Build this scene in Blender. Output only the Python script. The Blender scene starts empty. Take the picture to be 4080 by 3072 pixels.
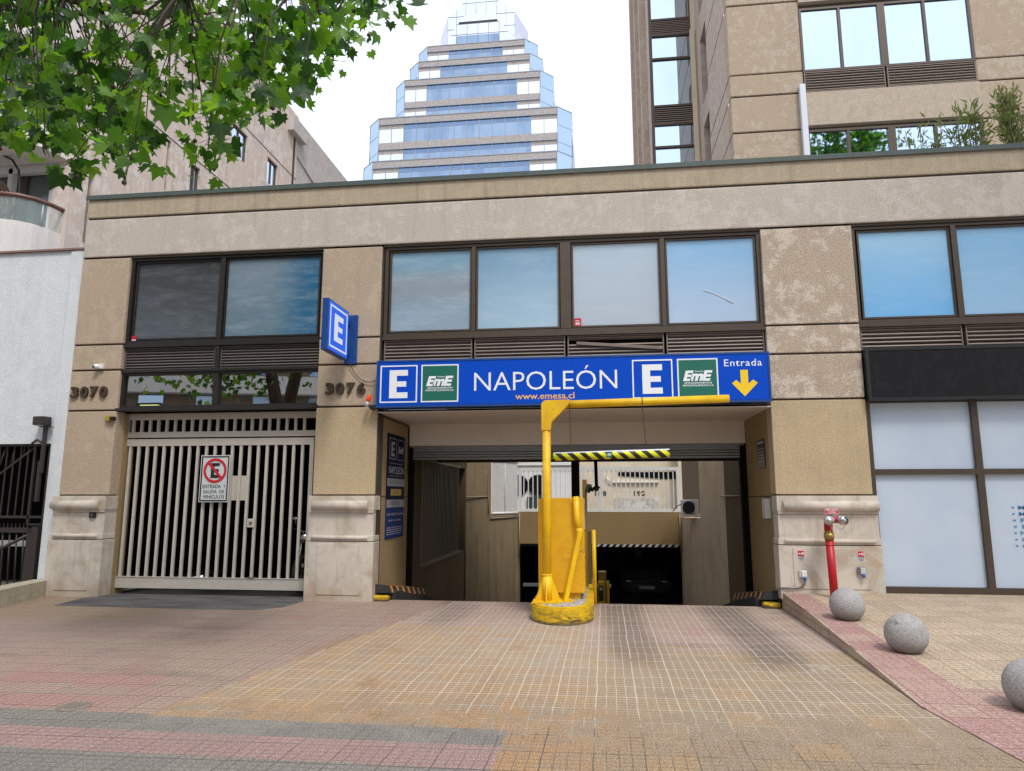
import bpy, bmesh, math, random
from mathutils import Vector, Matrix, Euler
R = math.radians
sc = bpy.context.scene
COL = sc.collection

# ------------------------------------------------------------------ node helper
class NT:
    def __init__(s, name, rough=0.8, metal=0.0, spec=0.3):
        m = bpy.data.materials.new(name); m.use_nodes = True
        s.m = m; s.t = m.node_tree; s.n = s.t.nodes
        s.p = s.n['Principled BSDF']
        s.p.inputs['Roughness'].default_value = rough
        s.p.inputs['Metallic'].default_value = metal
        s.p.inputs['Specular IOR Level'].default_value = spec
        s.geo = s.n.new('ShaderNodeNewGeometry')
        s.pos = s.geo.outputs['Position']
        sp = s.n.new('ShaderNodeSeparateXYZ'); s.t.links.new(s.pos, sp.inputs[0])
        s.x, s.y, s.z = sp.outputs
    def L(s, v, sock):
        if isinstance(v, (int, float)): sock.default_value = v
        elif isinstance(v, tuple):
            sock.default_value = v if len(sock.default_value) == len(v) else tuple(v) + (1.0,)
        else: s.t.links.new(v, sock)
    def math(s, op, a, b=0.0, c=None, clamp=False):
        n = s.n.new('ShaderNodeMath'); n.operation = op; n.use_clamp = clamp
        s.L(a, n.inputs[0]); s.L(b, n.inputs[1])
        if c is not None: s.L(c, n.inputs[2])
        return n.outputs[0]
    def mul(s, a, b): return s.math('MULTIPLY', a, b)
    def add(s, a, b): return s.math('ADD', a, b)
    def sub(s, a, b): return s.math('SUBTRACT', a, b)
    def gt(s, a, b): return s.math('GREATER_THAN', a, b)
    def lt(s, a, b): return s.math('LESS_THAN', a, b)
    def band(s, v, a, b): return s.mul(s.gt(v, a), s.lt(v, b))
    def mix(s, f, a, b, mode='MIX'):
        n = s.n.new('ShaderNodeMix'); n.data_type = 'RGBA'; n.blend_type = mode
        s.L(f, n.inputs[0]); s.L(a, n.inputs[6]); s.L(b, n.inputs[7]); return n.outputs[2]
    def vec(s, x, y, z):
        n = s.n.new('ShaderNodeCombineXYZ'); s.L(x, n.inputs[0]); s.L(y, n.inputs[1]); s.L(z, n.inputs[2]); return n.outputs[0]
    def scale(s, v, sx, sy, sz, off=(0, 0, 0)):
        n = s.n.new('ShaderNodeMapping'); s.L(v, n.inputs[0]); n.inputs['Scale'].default_value = (sx, sy, sz)
        n.inputs['Location'].default_value = off; return n.outputs[0]
    def noise(s, scale=5, detail=4, rough=0.6, vec=None, dist=0.0):
        n = s.n.new('ShaderNodeTexNoise'); s.L(vec if vec is not None else s.pos, n.inputs['Vector'])
        n.inputs['Scale'].default_value = scale; n.inputs['Detail'].default_value = detail
        n.inputs['Roughness'].default_value = rough; n.inputs['Distortion'].default_value = dist
        return n.outputs[0]
    def white(s, v):
        n = s.n.new('ShaderNodeTexWhiteNoise'); n.noise_dimensions = '3D'; s.L(v, n.inputs['Vector']); return n.outputs[0]
    def ss(s, v, a, b, lo=0.0, hi=1.0):
        n = s.n.new('ShaderNodeMapRange'); n.interpolation_type = 'SMOOTHSTEP'
        s.L(v, n.inputs[0]); n.inputs[1].default_value = a; n.inputs[2].default_value = b
        n.inputs[3].default_value = lo; n.inputs[4].default_value = hi; return n.outputs[0]
    def bump(s, h, strength=0.3, dist=0.01):
        n = s.n.new('ShaderNodeBump'); s.L(h, n.inputs['Height']); n.inputs['Strength'].default_value = strength
        n.inputs['Distance'].default_value = dist; s.t.links.new(n.outputs[0], s.p.inputs['Normal'])
    def out(s, col): s.L(col, s.p.inputs['Base Color']); return s.m

def stucco(name, base, light=None, patch=0.0, streak=0.25, speck=0.22, bump=0.5, gs=55, dark=None, rough=0.9):
    t = NT(name, rough, spec=0.15)
    light = light or tuple(min(1, c * 1.45) for c in base)
    dk = dark or tuple(c * 0.62 for c in base)
    g = t.noise(gs, 3, 0.75); big = t.noise(0.9, 5, 0.6); med = t.noise(3.2, 9, 0.78, dist=0.15)
    st = t.noise(1.0, 5, 0.65, vec=t.scale(t.pos, 7, 7, 0.55))
    c = t.mix(t.ss(g, 0.36, 0.64), tuple(a * (1 - speck) for a in base), tuple(min(1, a * (1 + speck)) for a in base))
    c = t.mix(t.mul(t.ss(big, 0.4, 0.75), 0.35), c, dk)
    c = t.mix(t.mul(t.ss(st, 0.5, 0.8), streak), c, dk)
    c = t.mix(t.mul(t.ss(st, 0.45, 0.2), streak), c, light)
    if patch:
        pm = t.mul(t.ss(t.add(med, t.mul(big, 0.5)), 0.735, 0.84), t.ss(g, 0.34, 0.56, 0.25, 1.0))
        c = t.mix(t.mul(pm, patch), c, light)
    if bump: t.bump(t.add(g, t.mul(med, 0.4)), bump, 0.008)
    return t.out(c)

def paint(name, col, rough=0.45, metal=0.0, spec=0.5, dirt=0.25, sc_=6, bump=0.0, dirtcol=None):
    t = NT(name, rough, metal, spec)
    n1 = t.noise(sc_, 5, 0.65); n2 = t.noise(1.0, 4, 0.6, vec=t.scale(t.pos, 14, 14, 1.2))
    d = dirtcol or tuple(c * 0.5 for c in col)
    c = t.mix(t.mul(t.ss(n1, 0.45, 0.8), dirt), col, d)
    c = t.mix(t.mul(t.ss(n2, 0.55, 0.85), dirt), c, d)
    if bump: t.bump(t.noise(60, 3), bump, 0.003)
    return t.out(c)

# ------------------------------------------------------------------ mesh helper
class MB:
    def __init__(s): s.bm = bmesh.new()
    def _mat(s, faces, mat, smooth=False):
        for f in faces:
            f.material_index = mat
            if smooth: f.smooth = True
    def box(s, x0, x1, y0, y1, z0, z1, mat=0, bev=0.0, rot=None):
        c = Vector(((x0 + x1) / 2, (y0 + y1) / 2, (z0 + z1) / 2))
        d = (abs(x1 - x0), abs(y1 - y0), abs(z1 - z0))
        M = Matrix.Translation(c)
        if rot is not None: M = M @ rot.to_4x4()
        M = M @ Matrix.Diagonal((d[0], d[1], d[2], 1))
        r = bmesh.ops.create_cube(s.bm, size=1.0, matrix=M); vs = r['verts']
        fs = set(f for v in vs for f in v.link_faces)
        s._mat(fs, mat)
        if bev > 0:
            es = list(set(e for v in vs for e in v.link_edges))
            b = bmesh.ops.bevel(s.bm, geom=es, offset=min(bev, min(d) * 0.45), segments=2, affect='EDGES', profile=0.6)
            s._mat(b['faces'], mat)
        return s
    def poly(s, pts, mat=0):
        f = s.bm.faces.new([s.bm.verts.new(p) for p in pts]); f.material_index = mat; return f
    def prism(s, pts2, a0, a1, axis='y', mat=0):
        """extrude 2-D outline; axis y: pts=(x,z); axis x: pts=(y,z); axis z: pts=(x,y)"""
        def P(p, a):
            return {'y': (p[0], a, p[1]), 'x': (a, p[0], p[1]), 'z': (p[0], p[1], a)}[axis]
        A = [s.bm.verts.new(P(p, a0)) for p in pts2]; B = [s.bm.verts.new(P(p, a1)) for p in pts2]
        fs = [s.bm.faces.new(A), s.bm.faces.new(B[::-1])]
        for i in range(len(A)):
            j = (i + 1) % len(A); fs.append(s.bm.faces.new((A[i], B[i], B[j], A[j])))
        s._mat(fs, mat); bmesh.ops.recalc_face_normals(s.bm, faces=fs); return s
    def tube(s, pts, r, n=8, mat=0, caps=True, closed=False):
        pts = [Vector(p) for p in pts]; rs = r if isinstance(r, (list, tuple)) else [r] * len(pts)
        rings = []; up = None
        for i, p in enumerate(pts):
            if closed: d = pts[(i + 1) % len(pts)] - pts[i - 1]
            else: d = (pts[min(i + 1, len(pts) - 1)] - pts[max(i - 1, 0)])
            d.normalize()
            if up is None:
                up = Vector((0, 0, 1)) if abs(d.z) < 0.9 else Vector((1, 0, 0))
            a = d.cross(up)
            if a.length < 1e-4: a = d.cross(Vector((0.3, 1, 0.2)))
            a.normalize(); b = a.cross(d).normalized(); up = b
            rings.append([s.bm.verts.new(p + (a * math.cos(2 * math.pi * k / n) + b * math.sin(2 * math.pi * k / n)) * rs[i]) for k in range(n)])
        m = len(rings); fs = []
        for i in range(m if closed else m - 1):
            A, B = rings[i], rings[(i + 1) % m]
            for k in range(n):
                fs.append(s.bm.faces.new((A[k], A[(k + 1) % n], B[(k + 1) % n], B[k])))
        s._mat(fs, mat, True)
        if caps and not closed:
            c = [s.bm.faces.new(rings[0][::-1]), s.bm.faces.new(rings[-1])]; s._mat(c, mat)
        return s
    def ring(s, c, R_, r, axis='y', n=24, m=8, mat=0):
        pts = []
        for i in range(n):
            a = 2 * math.pi * i / n; u, v = R_ * math.cos(a), R_ * math.sin(a)
            pts.append({'y': (c[0] + u, c[1], c[2] + v), 'x': (c[0], c[1] + u, c[2] + v), 'z': (c[0] + u, c[1] + v, c[2])}[axis])
        return s.tube(pts, r, m, mat, closed=True)
    def sphere(s, c, r, mat=0, seg=24, sq=(1, 1, 1)):
        M = Matrix.Translation(Vector(c)) @ Matrix.Diagonal((sq[0], sq[1], sq[2], 1))
        q = bmesh.ops.create_uvsphere(s.bm, u_segments=seg, v_segments=max(6, seg // 2), radius=r, matrix=M)
        s._mat(set(f for v in q['verts'] for f in v.link_faces), mat, True); return s
    def build(s, name, mats, parent=None, label=None):
        me = bpy.data.meshes.new(name); s.bm.normal_update(); s.bm.to_mesh(me); s.bm.free()
        if not isinstance(mats, (list, tuple)): mats = [mats]
        for m in mats: me.materials.append(m)
        return link(name, me, parent, label)

def link(name, me, parent=None, label=None):
    o = bpy.data.objects.new(name, me); COL.objects.link(o)
    if parent is not None: attach(o, parent)
    if label: o['label'] = label
    return o
def wmat(o):
    M = Matrix.Translation(o.location)
    if o.parent: M = wmat(o.parent) @ o.matrix_parent_inverse @ M
    return M
def attach(o, parent):
    o.parent = parent; o.matrix_parent_inverse = wmat(parent).inverted()
def tag(o, label, cat, group=None):
    o['label'] = label; o['category'] = cat
    if group: o['group'] = group
    return o
def thing(name, label, cat, loc, group=None):
    o = bpy.data.objects.new(name, None); COL.objects.link(o); o.location = loc
    o.empty_display_size = 0.2
    return tag(o, label, cat, group)
def struct(o): o['kind'] = 'structure'; return o
def dup(root, delta, label=None, group=None):
    r = root.copy(); COL.objects.link(r); r.location = root.location + Vector(delta)
    if label: r['label'] = label
    if group: r['group'] = group
    def rec(src, dst):
        for ch in list(src.children):
            c = ch.copy(); COL.objects.link(c); c.parent = dst; rec(ch, c)
    rec(root, r); return r

DG = None
def text_mesh(txt, box, y, plane='y', bold=0.0, shear=0.0, extr=0.0, space=1.0):
    """text converted to a mesh and fitted into box=(u0,u1,v0,v1) on the plane y= or x="""
    cu = bpy.data.curves.new('txt', 'FONT'); cu.body = txt; cu.offset = bold; cu.shear = shear
    cu.extrude = extr; cu.space_character = space; cu.resolution_u = 3
    ob = bpy.data.objects.new('txt', cu); COL.objects.link(ob)
    dg = bpy.context.evaluated_depsgraph_get(); dg.update()
    me = bpy.data.meshes.new_from_object(ob.evaluated_get(dg))
    bpy.data.objects.remove(ob)
    xs = [v.co.x for v in me.vertices]; ys = [v.co.y for v in me.vertices]
    x0, x1, y0, y1 = min(xs), max(xs), min(ys), max(ys)
    u0, u1, v0, v1 = box
    su = (u1 - u0) / (x1 - x0); sv = (v1 - v0) / (y1 - y0)
    for v in me.vertices:
        u = u0 + (v.co.x - x0) * su; w = v0 + (v.co.y - y0) * sv; d = v.co.z
        v.co = (u, y - d, w) if plane == 'y' else (y + d, u, w)
    return me
def text(txt, box, y, mat, parent, plane='y', name='lettering', **k):
    me = text_mesh(txt, box, y, plane, **k); me.materials.append(mat); return link(name, me, parent)
def merge_text(items, mat, parent, plane='y', name='lettering'):
    bm = bmesh.new()
    for txt, box, y, k in items:
        me = text_mesh(txt, box, y, plane, **k); bm.from_mesh(me); bpy.data.meshes.remove(me)
    me = bpy.data.meshes.new(name); bm.to_mesh(me); bm.free(); me.materials.append(mat)
    return link(name, me, parent)
def letterE(m, x0, x1, z0, z1, y, mat=0, plane='y', th=0.004):
    w = x1 - x0; h = z1 - z0; st = w * 0.40; a = h * 0.205
    pts = [(x0, z0), (x1, z0), (x1, z0 + a), (x0 + st, z0 + a), (x0 + st, z0 + h * .405), (x1 - w * .08, z0 + h * .405),
           (x1 - w * .08, z0 + h * .595), (x0 + st, z0 + h * .595), (x0 + st, z1 - a), (x1, z1 - a), (x1, z1), (x0, z1)]
    if plane == 'y': m.prism(pts, y - th, y, 'y', mat)
    else: m.prism(pts, y, y + th, 'x', mat)
def frame(m, x0, x1, z0, z1, w, y0, y1, mat=0, plane='y'):
    for (a, b, c, d) in ((x0, x0 + w, z0, z1), (x1 - w, x1, z0, z1), (x0 + w, x1 - w, z0, z0 + w), (x0 + w, x1 - w, z1 - w, z1)):
        if plane == 'y': m.box(a, b, y0, y1, c, d, mat)
        else: m.box(y0, y1, a, b, c, d, mat)

# ------------------------------------------------------------------ materials
TAN = (0.435, 0.345, 0.255); GREY_T = (0.50, 0.44, 0.38); OCHRE = (0.47, 0.37, 0.235)
M = {}
M['parapet'] = stucco('parapet stucco', (0.42, 0.345, 0.255), patch=0.25, streak=0.75)
M['band'] = stucco('band stucco', GREY_T, patch=0.5, streak=0.5, light=(0.68, 0.61, 0.56), dark=(0.35, 0.30, 0.25))
M['pil'] = stucco('pilaster stucco', TAN, patch=0.35, streak=0.25)
M['pilR'] = stucco('weathered pilaster stucco', (0.44, 0.355, 0.275), patch=0.6, streak=0.35, light=(0.76, 0.68, 0.58), speck=0.32)
M['ochre'] = stucco('ochre stucco', OCHRE, patch=0.15, streak=0.25)
M['groove'] = paint('groove shadow', (0.055, 0.042, 0.03), 0.9)
M['jamb'] = stucco('jamb paint', (0.34, 0.245, 0.13), patch=0.0, streak=0.4, speck=0.15, bump=0.25)
M['tunnel'] = stucco('shaded tunnel wall', (0.125, 0.092, 0.052), patch=0.0, streak=0.6, speck=0.12, bump=0.2, dark=(0.05, 0.036, 0.022))  # darker copy of the ramp wall colour, with the tunnel's shade painted in
M['angled'] = stucco('half lit ramp wall', (0.25, 0.19, 0.115), patch=0.0, streak=0.7, speck=0.12, bump=0.2, dark=(0.09, 0.065, 0.04))  # tone between shaded and lit wall copies; fading daylight put into the colour
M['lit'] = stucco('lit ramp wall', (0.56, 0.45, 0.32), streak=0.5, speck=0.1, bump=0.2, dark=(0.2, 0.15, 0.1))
M['beam'] = stucco('beam paint', (0.30, 0.205, 0.10), streak=0.2, speck=0.08, bump=0.1)
M['lintel'] = paint('off white lintel paint', (0.68, 0.61, 0.53), 0.7, dirt=0.15, sc_=2)
M['coping'] = paint('green grey coping metal', (0.06, 0.085, 0.075), 0.5, dirt=0.5)
M['bronze'] = paint('bronze window frame', (0.085, 0.062, 0.045), 0.4, 0.3, dirt=0.4)
M['blackframe'] = paint('dark window frame', (0.028, 0.024, 0.022), 0.4, 0.2, dirt=0.3)
M['louvre'] = paint('bronze louvre', (0.20, 0.155, 0.125), 0.5, dirt=0.45)
M['louvred'] = paint('dark louvre', (0.10, 0.088, 0.08), 0.5, dirt=0.4)
M['black'] = paint('black void', (0.006, 0.006, 0.006), 0.9, spec=0.1, dirt=0)
M['concrete'] = stucco('plain concrete', (0.3, 0.29, 0.27), streak=0.3, bump=0.2)
M['white'] = paint('white paint', (0.75, 0.75, 0.74), 0.5, dirt=0.2)
M['letter'] = paint('white sign vinyl', (0.80, 0.82, 0.86), 0.5, dirt=0.05)
M['blue'] = paint('blue sign face', (0.001, 0.066, 0.52), 0.6, spec=0.12, dirt=0.1, sc_=1.5)
M['bluedk'] = paint('blue sign casing', (0.006, 0.055, 0.24), 0.45, dirt=0.5)
M['green'] = paint('green sign face', (0.003, 0.13, 0.09), 0.45, dirt=0.1)
M['yellow'] = paint('yellow sign vinyl', (0.86, 0.58, 0.01), 0.45, dirt=0.05)
M['gate'] = paint('beige gate paint', (0.50, 0.46, 0.40), 0.5, dirt=0.3)
M['iron'] = paint('dark iron paint', (0.032, 0.025, 0.022), 0.5, dirt=0.4)
M['galv'] = paint('dull steel', (0.22, 0.22, 0.21), 0.45, 0.7, dirt=0.5)
M['chrome'] = paint('bright metal', (0.62, 0.62, 0.62), 0.25, 0.95, dirt=0.2)
M['rust'] = paint('rusty chain', (0.11, 0.07, 0.045), 0.8, 0.3, dirt=0.6)
M['red'] = paint('red pipe paint', (0.42, 0.003, 0.008), 0.42, dirt=0.2)
M['redsign'] = paint('red sign face', (0.52, 0.012, 0.025), 0.45, dirt=0.05)
M['brass'] = paint('brass coupling', (0.40, 0.27, 0.09), 0.35, 0.8, dirt=0.4)
M['plastic'] = paint('grey plastic', (0.50, 0.51, 0.51), 0.45, dirt=0.2)
M['bluepl'] = paint('blue plastic', (0.02, 0.12, 0.38), 0.4)
M['blackpl'] = paint('black plastic', (0.014, 0.014, 0.016), 0.4, dirt=0.2)
M['rubber'] = paint('black rubber', (0.025, 0.025, 0.026), 0.8, dirt=0.3, dirtcol=(0.12, 0.11, 0.1))
M['orange'] = paint('orange stripe', (0.62, 0.24, 0.02), 0.6, dirt=0.3)
M['hyellow'] = paint('hazard yellow', (0.70, 0.66, 0.02), 0.45, dirt=0.2)
M['digits'] = paint('dark bronze digits', (0.075, 0.05, 0.032), 0.5, 0.4, dirt=0.4)
M['signwhite'] = paint('aluminium sign white', (0.55, 0.58, 0.58), 0.5, dirt=0.1)
M['navy'] = paint('navy panel', (0.003, 0.008, 0.04), 0.65, spec=0.1, dirt=0.05)
M['seatgrey'] = paint('panel grey', (0.33, 0.34, 0.38), 0.5, dirt=0.05)
M['whitestucco'] = stucco('rough pale blue stucco', (0.66, 0.69, 0.72), light=(0.82, 0.83, 0.84), dark=(0.45, 0.47, 0.48), patch=0.3, streak=0.3, speck=0.10, bump=0.9, gs=45)
M['lb'] = stucco('apartment pink stucco', (0.62, 0.52, 0.46), light=(0.80, 0.74, 0.70), dark=(0.34, 0.28, 0.25), patch=0.7, streak=0.7, speck=0.12)
M['lbwhite'] = stucco('balcony white stucco', (0.72, 0.68, 0.66), dark=(0.5, 0.44, 0.42), streak=0.4, speck=0.08)
M['rb'] = stucco('office precast', (0.42, 0.33, 0.245), light=(0.60, 0.53, 0.45), patch=0.45, streak=0.3, speck=0.35, gs=40)
M['rbside'] = stucco('office side precast', (0.46, 0.37, 0.30), light=(0.62, 0.55, 0.5), patch=0.6, streak=0.9, speck=0.15, gs=40)
M['rbband'] = stucco('office spandrel', (0.46, 0.38, 0.295), light=(0.58, 0.5, 0.42), patch=0.4, streak=0.25, speck=0.25, gs=40)
M['frosted'] = None

def glassmat(name, col, rough=0.05, metal=1.0, n=0.0, nscale=(0.3, 0.3, 0.3)):
    t = NT(name, rough, metal, 0.5)
    nn = t.noise(1.0, 3, 0.5, vec=t.scale(t.pos, *nscale))
    c = t.mix(t.mul(t.ss(nn, 0.3, 0.7), n), col, tuple(a * 0.6 for a in col))
    return t.out(c)
M['mirror'] = glassmat('office reflective glass', (0.60, 0.735, 0.90), 0.02, n=0.18, nscale=(0.5, 0.5, 0.25))
M['transom'] = glassmat('dark transom glass', (0.46, 0.46, 0.45), 0.01)
t = NT('tower blue glass', 0.15, 1.0, 0.5)
pv = t.white(t.vec(t.math('FLOOR', t.math('DIVIDE', t.x, 2.33)), t.math('FLOOR', t.math('DIVIDE', t.z, 4.93)), 2.0))
c = t.mix(pv, (0.22, 0.315, 0.46), (0.30, 0.40, 0.54)); c = t.mix(t.mul(t.ss(t.noise(0.12, 4), .4, .65), .45), c, (0.42, 0.52, 0.64))
M['tglass'] = t.out(c)
M['tglassd'] = glassmat('tower transom glass', (0.20, 0.29, 0.44), 0.15, n=0.35, nscale=(0.13, 0.13, 0.2))
M['tglassl'] = glassmat('tower chamfer glass', (0.48, 0.62, 0.80), 0.12, n=0.2, nscale=(0.1, 0.1, 0.1))
M['twhite'] = glassmat('tower white glass', (0.84, 0.89, 0.95), 0.15, n=0.12, nscale=(0.2, 0.2, 0.2))
M['spire'] = glassmat('spire white glass', (0.80, 0.86, 0.90), 0.12, n=0.2, nscale=(0.15, 0.15, 0.15))
M['spireroof'] = glassmat('spire sloped glass', (0.66, 0.66, 0.74), 0.15, n=0.2, nscale=(0.15, 0.15, 0.15))
M['mull'] = paint('tower mullion', (0.30, 0.33, 0.38), 0.4, 0.5)
M['granite'] = stucco('tower granite', (0.38, 0.345, 0.33), light=(0.42, 0.38, 0.36), patch=0.5, streak=0.1, speck=0.2, bump=0, gs=3)
def film(name, top, bot, side=None, wisps=0.3, wl=(0.7, 0.8, 0.85), x0=0, x1=1, rough=0.16, band=None):  # film tint; mottled sky and tree reflections painted in as gradient and wisps
    t = NT(name, rough, 0.0, 0.6)
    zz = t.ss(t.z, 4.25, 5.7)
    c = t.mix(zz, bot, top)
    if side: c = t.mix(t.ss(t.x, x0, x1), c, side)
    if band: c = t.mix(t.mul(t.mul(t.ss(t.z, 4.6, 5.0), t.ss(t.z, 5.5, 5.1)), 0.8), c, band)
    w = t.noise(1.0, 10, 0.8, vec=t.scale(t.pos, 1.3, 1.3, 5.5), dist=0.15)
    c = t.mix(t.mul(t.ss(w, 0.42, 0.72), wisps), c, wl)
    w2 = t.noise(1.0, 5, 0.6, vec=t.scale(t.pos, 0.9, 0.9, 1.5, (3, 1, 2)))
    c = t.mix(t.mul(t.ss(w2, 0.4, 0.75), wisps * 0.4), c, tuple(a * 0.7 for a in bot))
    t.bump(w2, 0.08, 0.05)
    return t.out(c)
M['fA1'] = film('film charcoal', (0.055, 0.056, 0.062), (0.085, 0.097, 0.115), wisps=0.30, wl=(0.25, 0.29, 0.31))
M['fA2'] = film('film slate', (0.19, 0.25, 0.31), (0.13, 0.20, 0.26), side=(0.025, 0.13, 0.26), x0=-5.6, x1=-4.75, wisps=0.45, wl=(0.36, 0.44, 0.50))
M['fB1'] = film('film grey blue', (0.19, 0.35, 0.47), (0.28, 0.37, 0.46), band=(0.28, 0.31, 0.35), wisps=0.22)
M['fB2'] = film('film blue', (0.18, 0.33, 0.48), (0.34, 0.50, 0.63), wisps=0.16)
M['fB3'] = film('film pale blue', (0.40, 0.50, 0.60), (0.40, 0.46, 0.54), wisps=0.12)
M['fB4'] = film('film sky blue', (0.24, 0.46, 0.71), (0.42, 0.55, 0.72), wisps=0.14)
M['fC1'] = film('film bright blue', (0.30, 0.53, 0.74), (0.18, 0.46, 0.79), wisps=0.14)
M['fC2'] = film('film bright blue creased', (0.22, 0.46, 0.71), (0.32, 0.54, 0.77), wisps=0.14)
t = NT('frosted shopfront film', 0.22, 0, 0.5)
M['frosted'] = t.out(t.mix(t.ss(t.noise(0.8, 3), 0.3, 0.7), (0.46, 0.54, 0.66), (0.52, 0.60, 0.70)))
t = NT('aged limestone', 0.7, 0, 0.25)
nA = t.noise(2.2, 6, 0.65, dist=0.8); nB = t.noise(1.0, 5, 0.65, vec=t.scale(t.pos, 16, 16, 1.3)); nC = t.noise(40, 3, 0.7)
c = t.mix(t.ss(nA, 0.4, 0.65), (0.60, 0.54, 0.46), (0.46, 0.40, 0.33))
c = t.mix(t.mul(t.ss(nA, 0.56, 0.72), 0.6), c, (0.45, 0.29, 0.16))
c = t.mix(t.mul(t.ss(nB, 0.55, 0.75), t.mul(t.ss(t.z, 1.6, 1.1), 0.35)), c, (0.22, 0.18, 0.14))
c = t.mix(t.mul(t.ss(t.z, 0.35, 0.0), 0.35), c, (0.35, 0.24, 0.14))
c = t.mix(t.mul(t.ss(nC, 0.55, 0.75), 0.25), c, (0.35, 0.29, 0.23))
t.bump(nA, 0.25, 0.01); M['stone'] = t.out(c)
t = NT('sphere concrete', 0.75, 0, 0.3)
tc = t.n.new('ShaderNodeTexCoord').outputs['Object']
nA = t.noise(95, 4, 0.85, vec=tc); nB = t.noise(1.0, 4, 0.6, vec=t.scale(tc, 6, 6, 6)); nD = t.noise(1, 5, .7, vec=t.scale(tc, 10, 10, 2))
c = t.mix(t.ss(nA, 0.35, 0.65), (0.20, 0.19, 0.18), (0.46, 0.45, 0.44))
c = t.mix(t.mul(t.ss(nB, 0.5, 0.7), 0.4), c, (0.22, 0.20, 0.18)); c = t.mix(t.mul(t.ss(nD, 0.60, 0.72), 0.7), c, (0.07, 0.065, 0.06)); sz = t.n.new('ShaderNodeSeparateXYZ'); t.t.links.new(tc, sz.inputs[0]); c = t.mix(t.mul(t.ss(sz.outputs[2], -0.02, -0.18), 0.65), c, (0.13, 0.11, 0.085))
t.bump(nA, 0.35, 0.01); M['sphere'] = t.out(c)
t = NT('chipped yellow paint', 0.42, 0, 0.45)
nA = t.noise(3, 6, 0.7, dist=0.5); nB = t.noise(1.0, 5, 0.7, vec=t.scale(t.pos, 3, 3, 26)); nC = t.noise(12, 6, 0.75)
c = t.mix(t.ss(nA, 0.35, 0.75), (0.80, 0.50, 0.004), (0.66, 0.36, 0.004))
c = t.mix(t.mul(t.ss(nC, 0.60, 0.72), 0.6), c, (0.30, 0.15, 0.01)); c = t.mix(t.mul(t.ss(t.noise(26, 5, .8), 0.66, 0.72), 0.8), c, (0.10, 0.06, 0.03))
t.bump(nC, 0.15, 0.01); M['ypaint'] = t.out(c)
t = NT('scuffed yellow cabinet', 0.45, 0, 0.45)
nA = t.noise(2.5, 6, 0.7, dist=0.5); nB = t.noise(1.0, 7, 0.75, vec=t.scale(t.pos, 7, 7, 38), dist=1.4)
c = t.mix(t.ss(nA, 0.35, 0.75), (0.72, 0.40, 0.004), (0.60, 0.30, 0.004))
msk = t.mul(t.ss(t.x, -0.62, -0.3), t.mul(t.ss(t.z, 0.45, 0.85), t.ss(t.z, 1.15, 0.85)))
c = t.mix(t.mul(t.mul(t.ss(nB, 0.50, 0.62), msk), 0.9), c, (0.09, 0.055, 0.015))
c = t.mix(t.mul(t.ss(t.noise(8, 6, .8), 0.62, 0.8), 0.4), c, (0.3, 0.16, 0.01))
M['ycab'] = t.out(c)
t = NT('worn island yellow', 0.55, 0, 0.35)
nA = t.noise(7, 7, 0.75, dist=0.6); nB = t.noise(1.0, 7, 0.7, vec=t.scale(t.pos, 5, 5, 30), dist=1.0)
c = t.mix(t.ss(nA, 0.35, 0.7), (0.72, 0.47, 0.006), (0.52, 0.31, 0.01))
c = t.mix(t.mul(t.ss(nB, 0.46, 0.6), t.ss(t.z, 0.26, 0.04)), c, (0.12, 0.075, 0.025))
c = t.mix(t.mul(t.ss(t.add(t.z, t.mul(nA, 0.05)), 0.085, 0.03), 0.85), c, (0.06, 0.05, 0.04))
t.bump(nA, 0.5, 0.015); M['yisl'] = t.out(c)
t = NT('leaf litter concrete top', 0.8); M['isltop'] = t.out(t.mix(t.ss(t.noise(18, 5), .4, .6), (.5, .48, .44), (.22, .2, .18)))
def leafmat(name, col, tr):
    t = NT(name, 0.45, 0, 0.45)
    n1 = t.noise(7, 3); c = t.mix(t.ss(n1, 0.3, 0.7), col, tuple(a * 0.6 for a in col)); t.out(c)
    tl = t.n.new('ShaderNodeBsdfTranslucent'); tl.inputs[0].default_value = (tr[0], tr[1], tr[2], 1)
    ms = t.n.new('ShaderNodeMixShader'); ms.inputs[0].default_value = 0.5
    t.t.links.new(t.p.outputs[0], ms.inputs[1]); t.t.links.new(tl.outputs[0], ms.inputs[2])
    t.t.links.new(ms.outputs[0], t.n['Material Output'].inputs[0]); return t.m
M['leaf1'] = leafmat('plane leaf dark', (0.022, 0.075, 0.012), (0.05, 0.16, 0.008))
M['leaf2'] = leafmat('plane leaf mid', (0.055, 0.15, 0.016), (0.19, 0.45, 0.012))
M['leaf3'] = leafmat('plane leaf bright', (0.09, 0.23, 0.022), (0.38, 0.68, 0.02))
M['leaf4'] = leafmat('oleander leaf', (0.10, 0.15, 0.045), (0.2, 0.3, 0.05))
M['leaf5'] = leafmat('dry oleander leaf', (0.17, 0.18, 0.06), (0.25, 0.28, 0.06))
M['bark'] = stucco('plane bark', (0.075, 0.055, 0.042), streak=0.4, patch=0.3, gs=20)
M['twig'] = paint('twig', (0.045, 0.03, 0.02), 0.8)
M['stem'] = paint('shrub stem', (0.25, 0.2, 0.12), 0.8)

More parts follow.
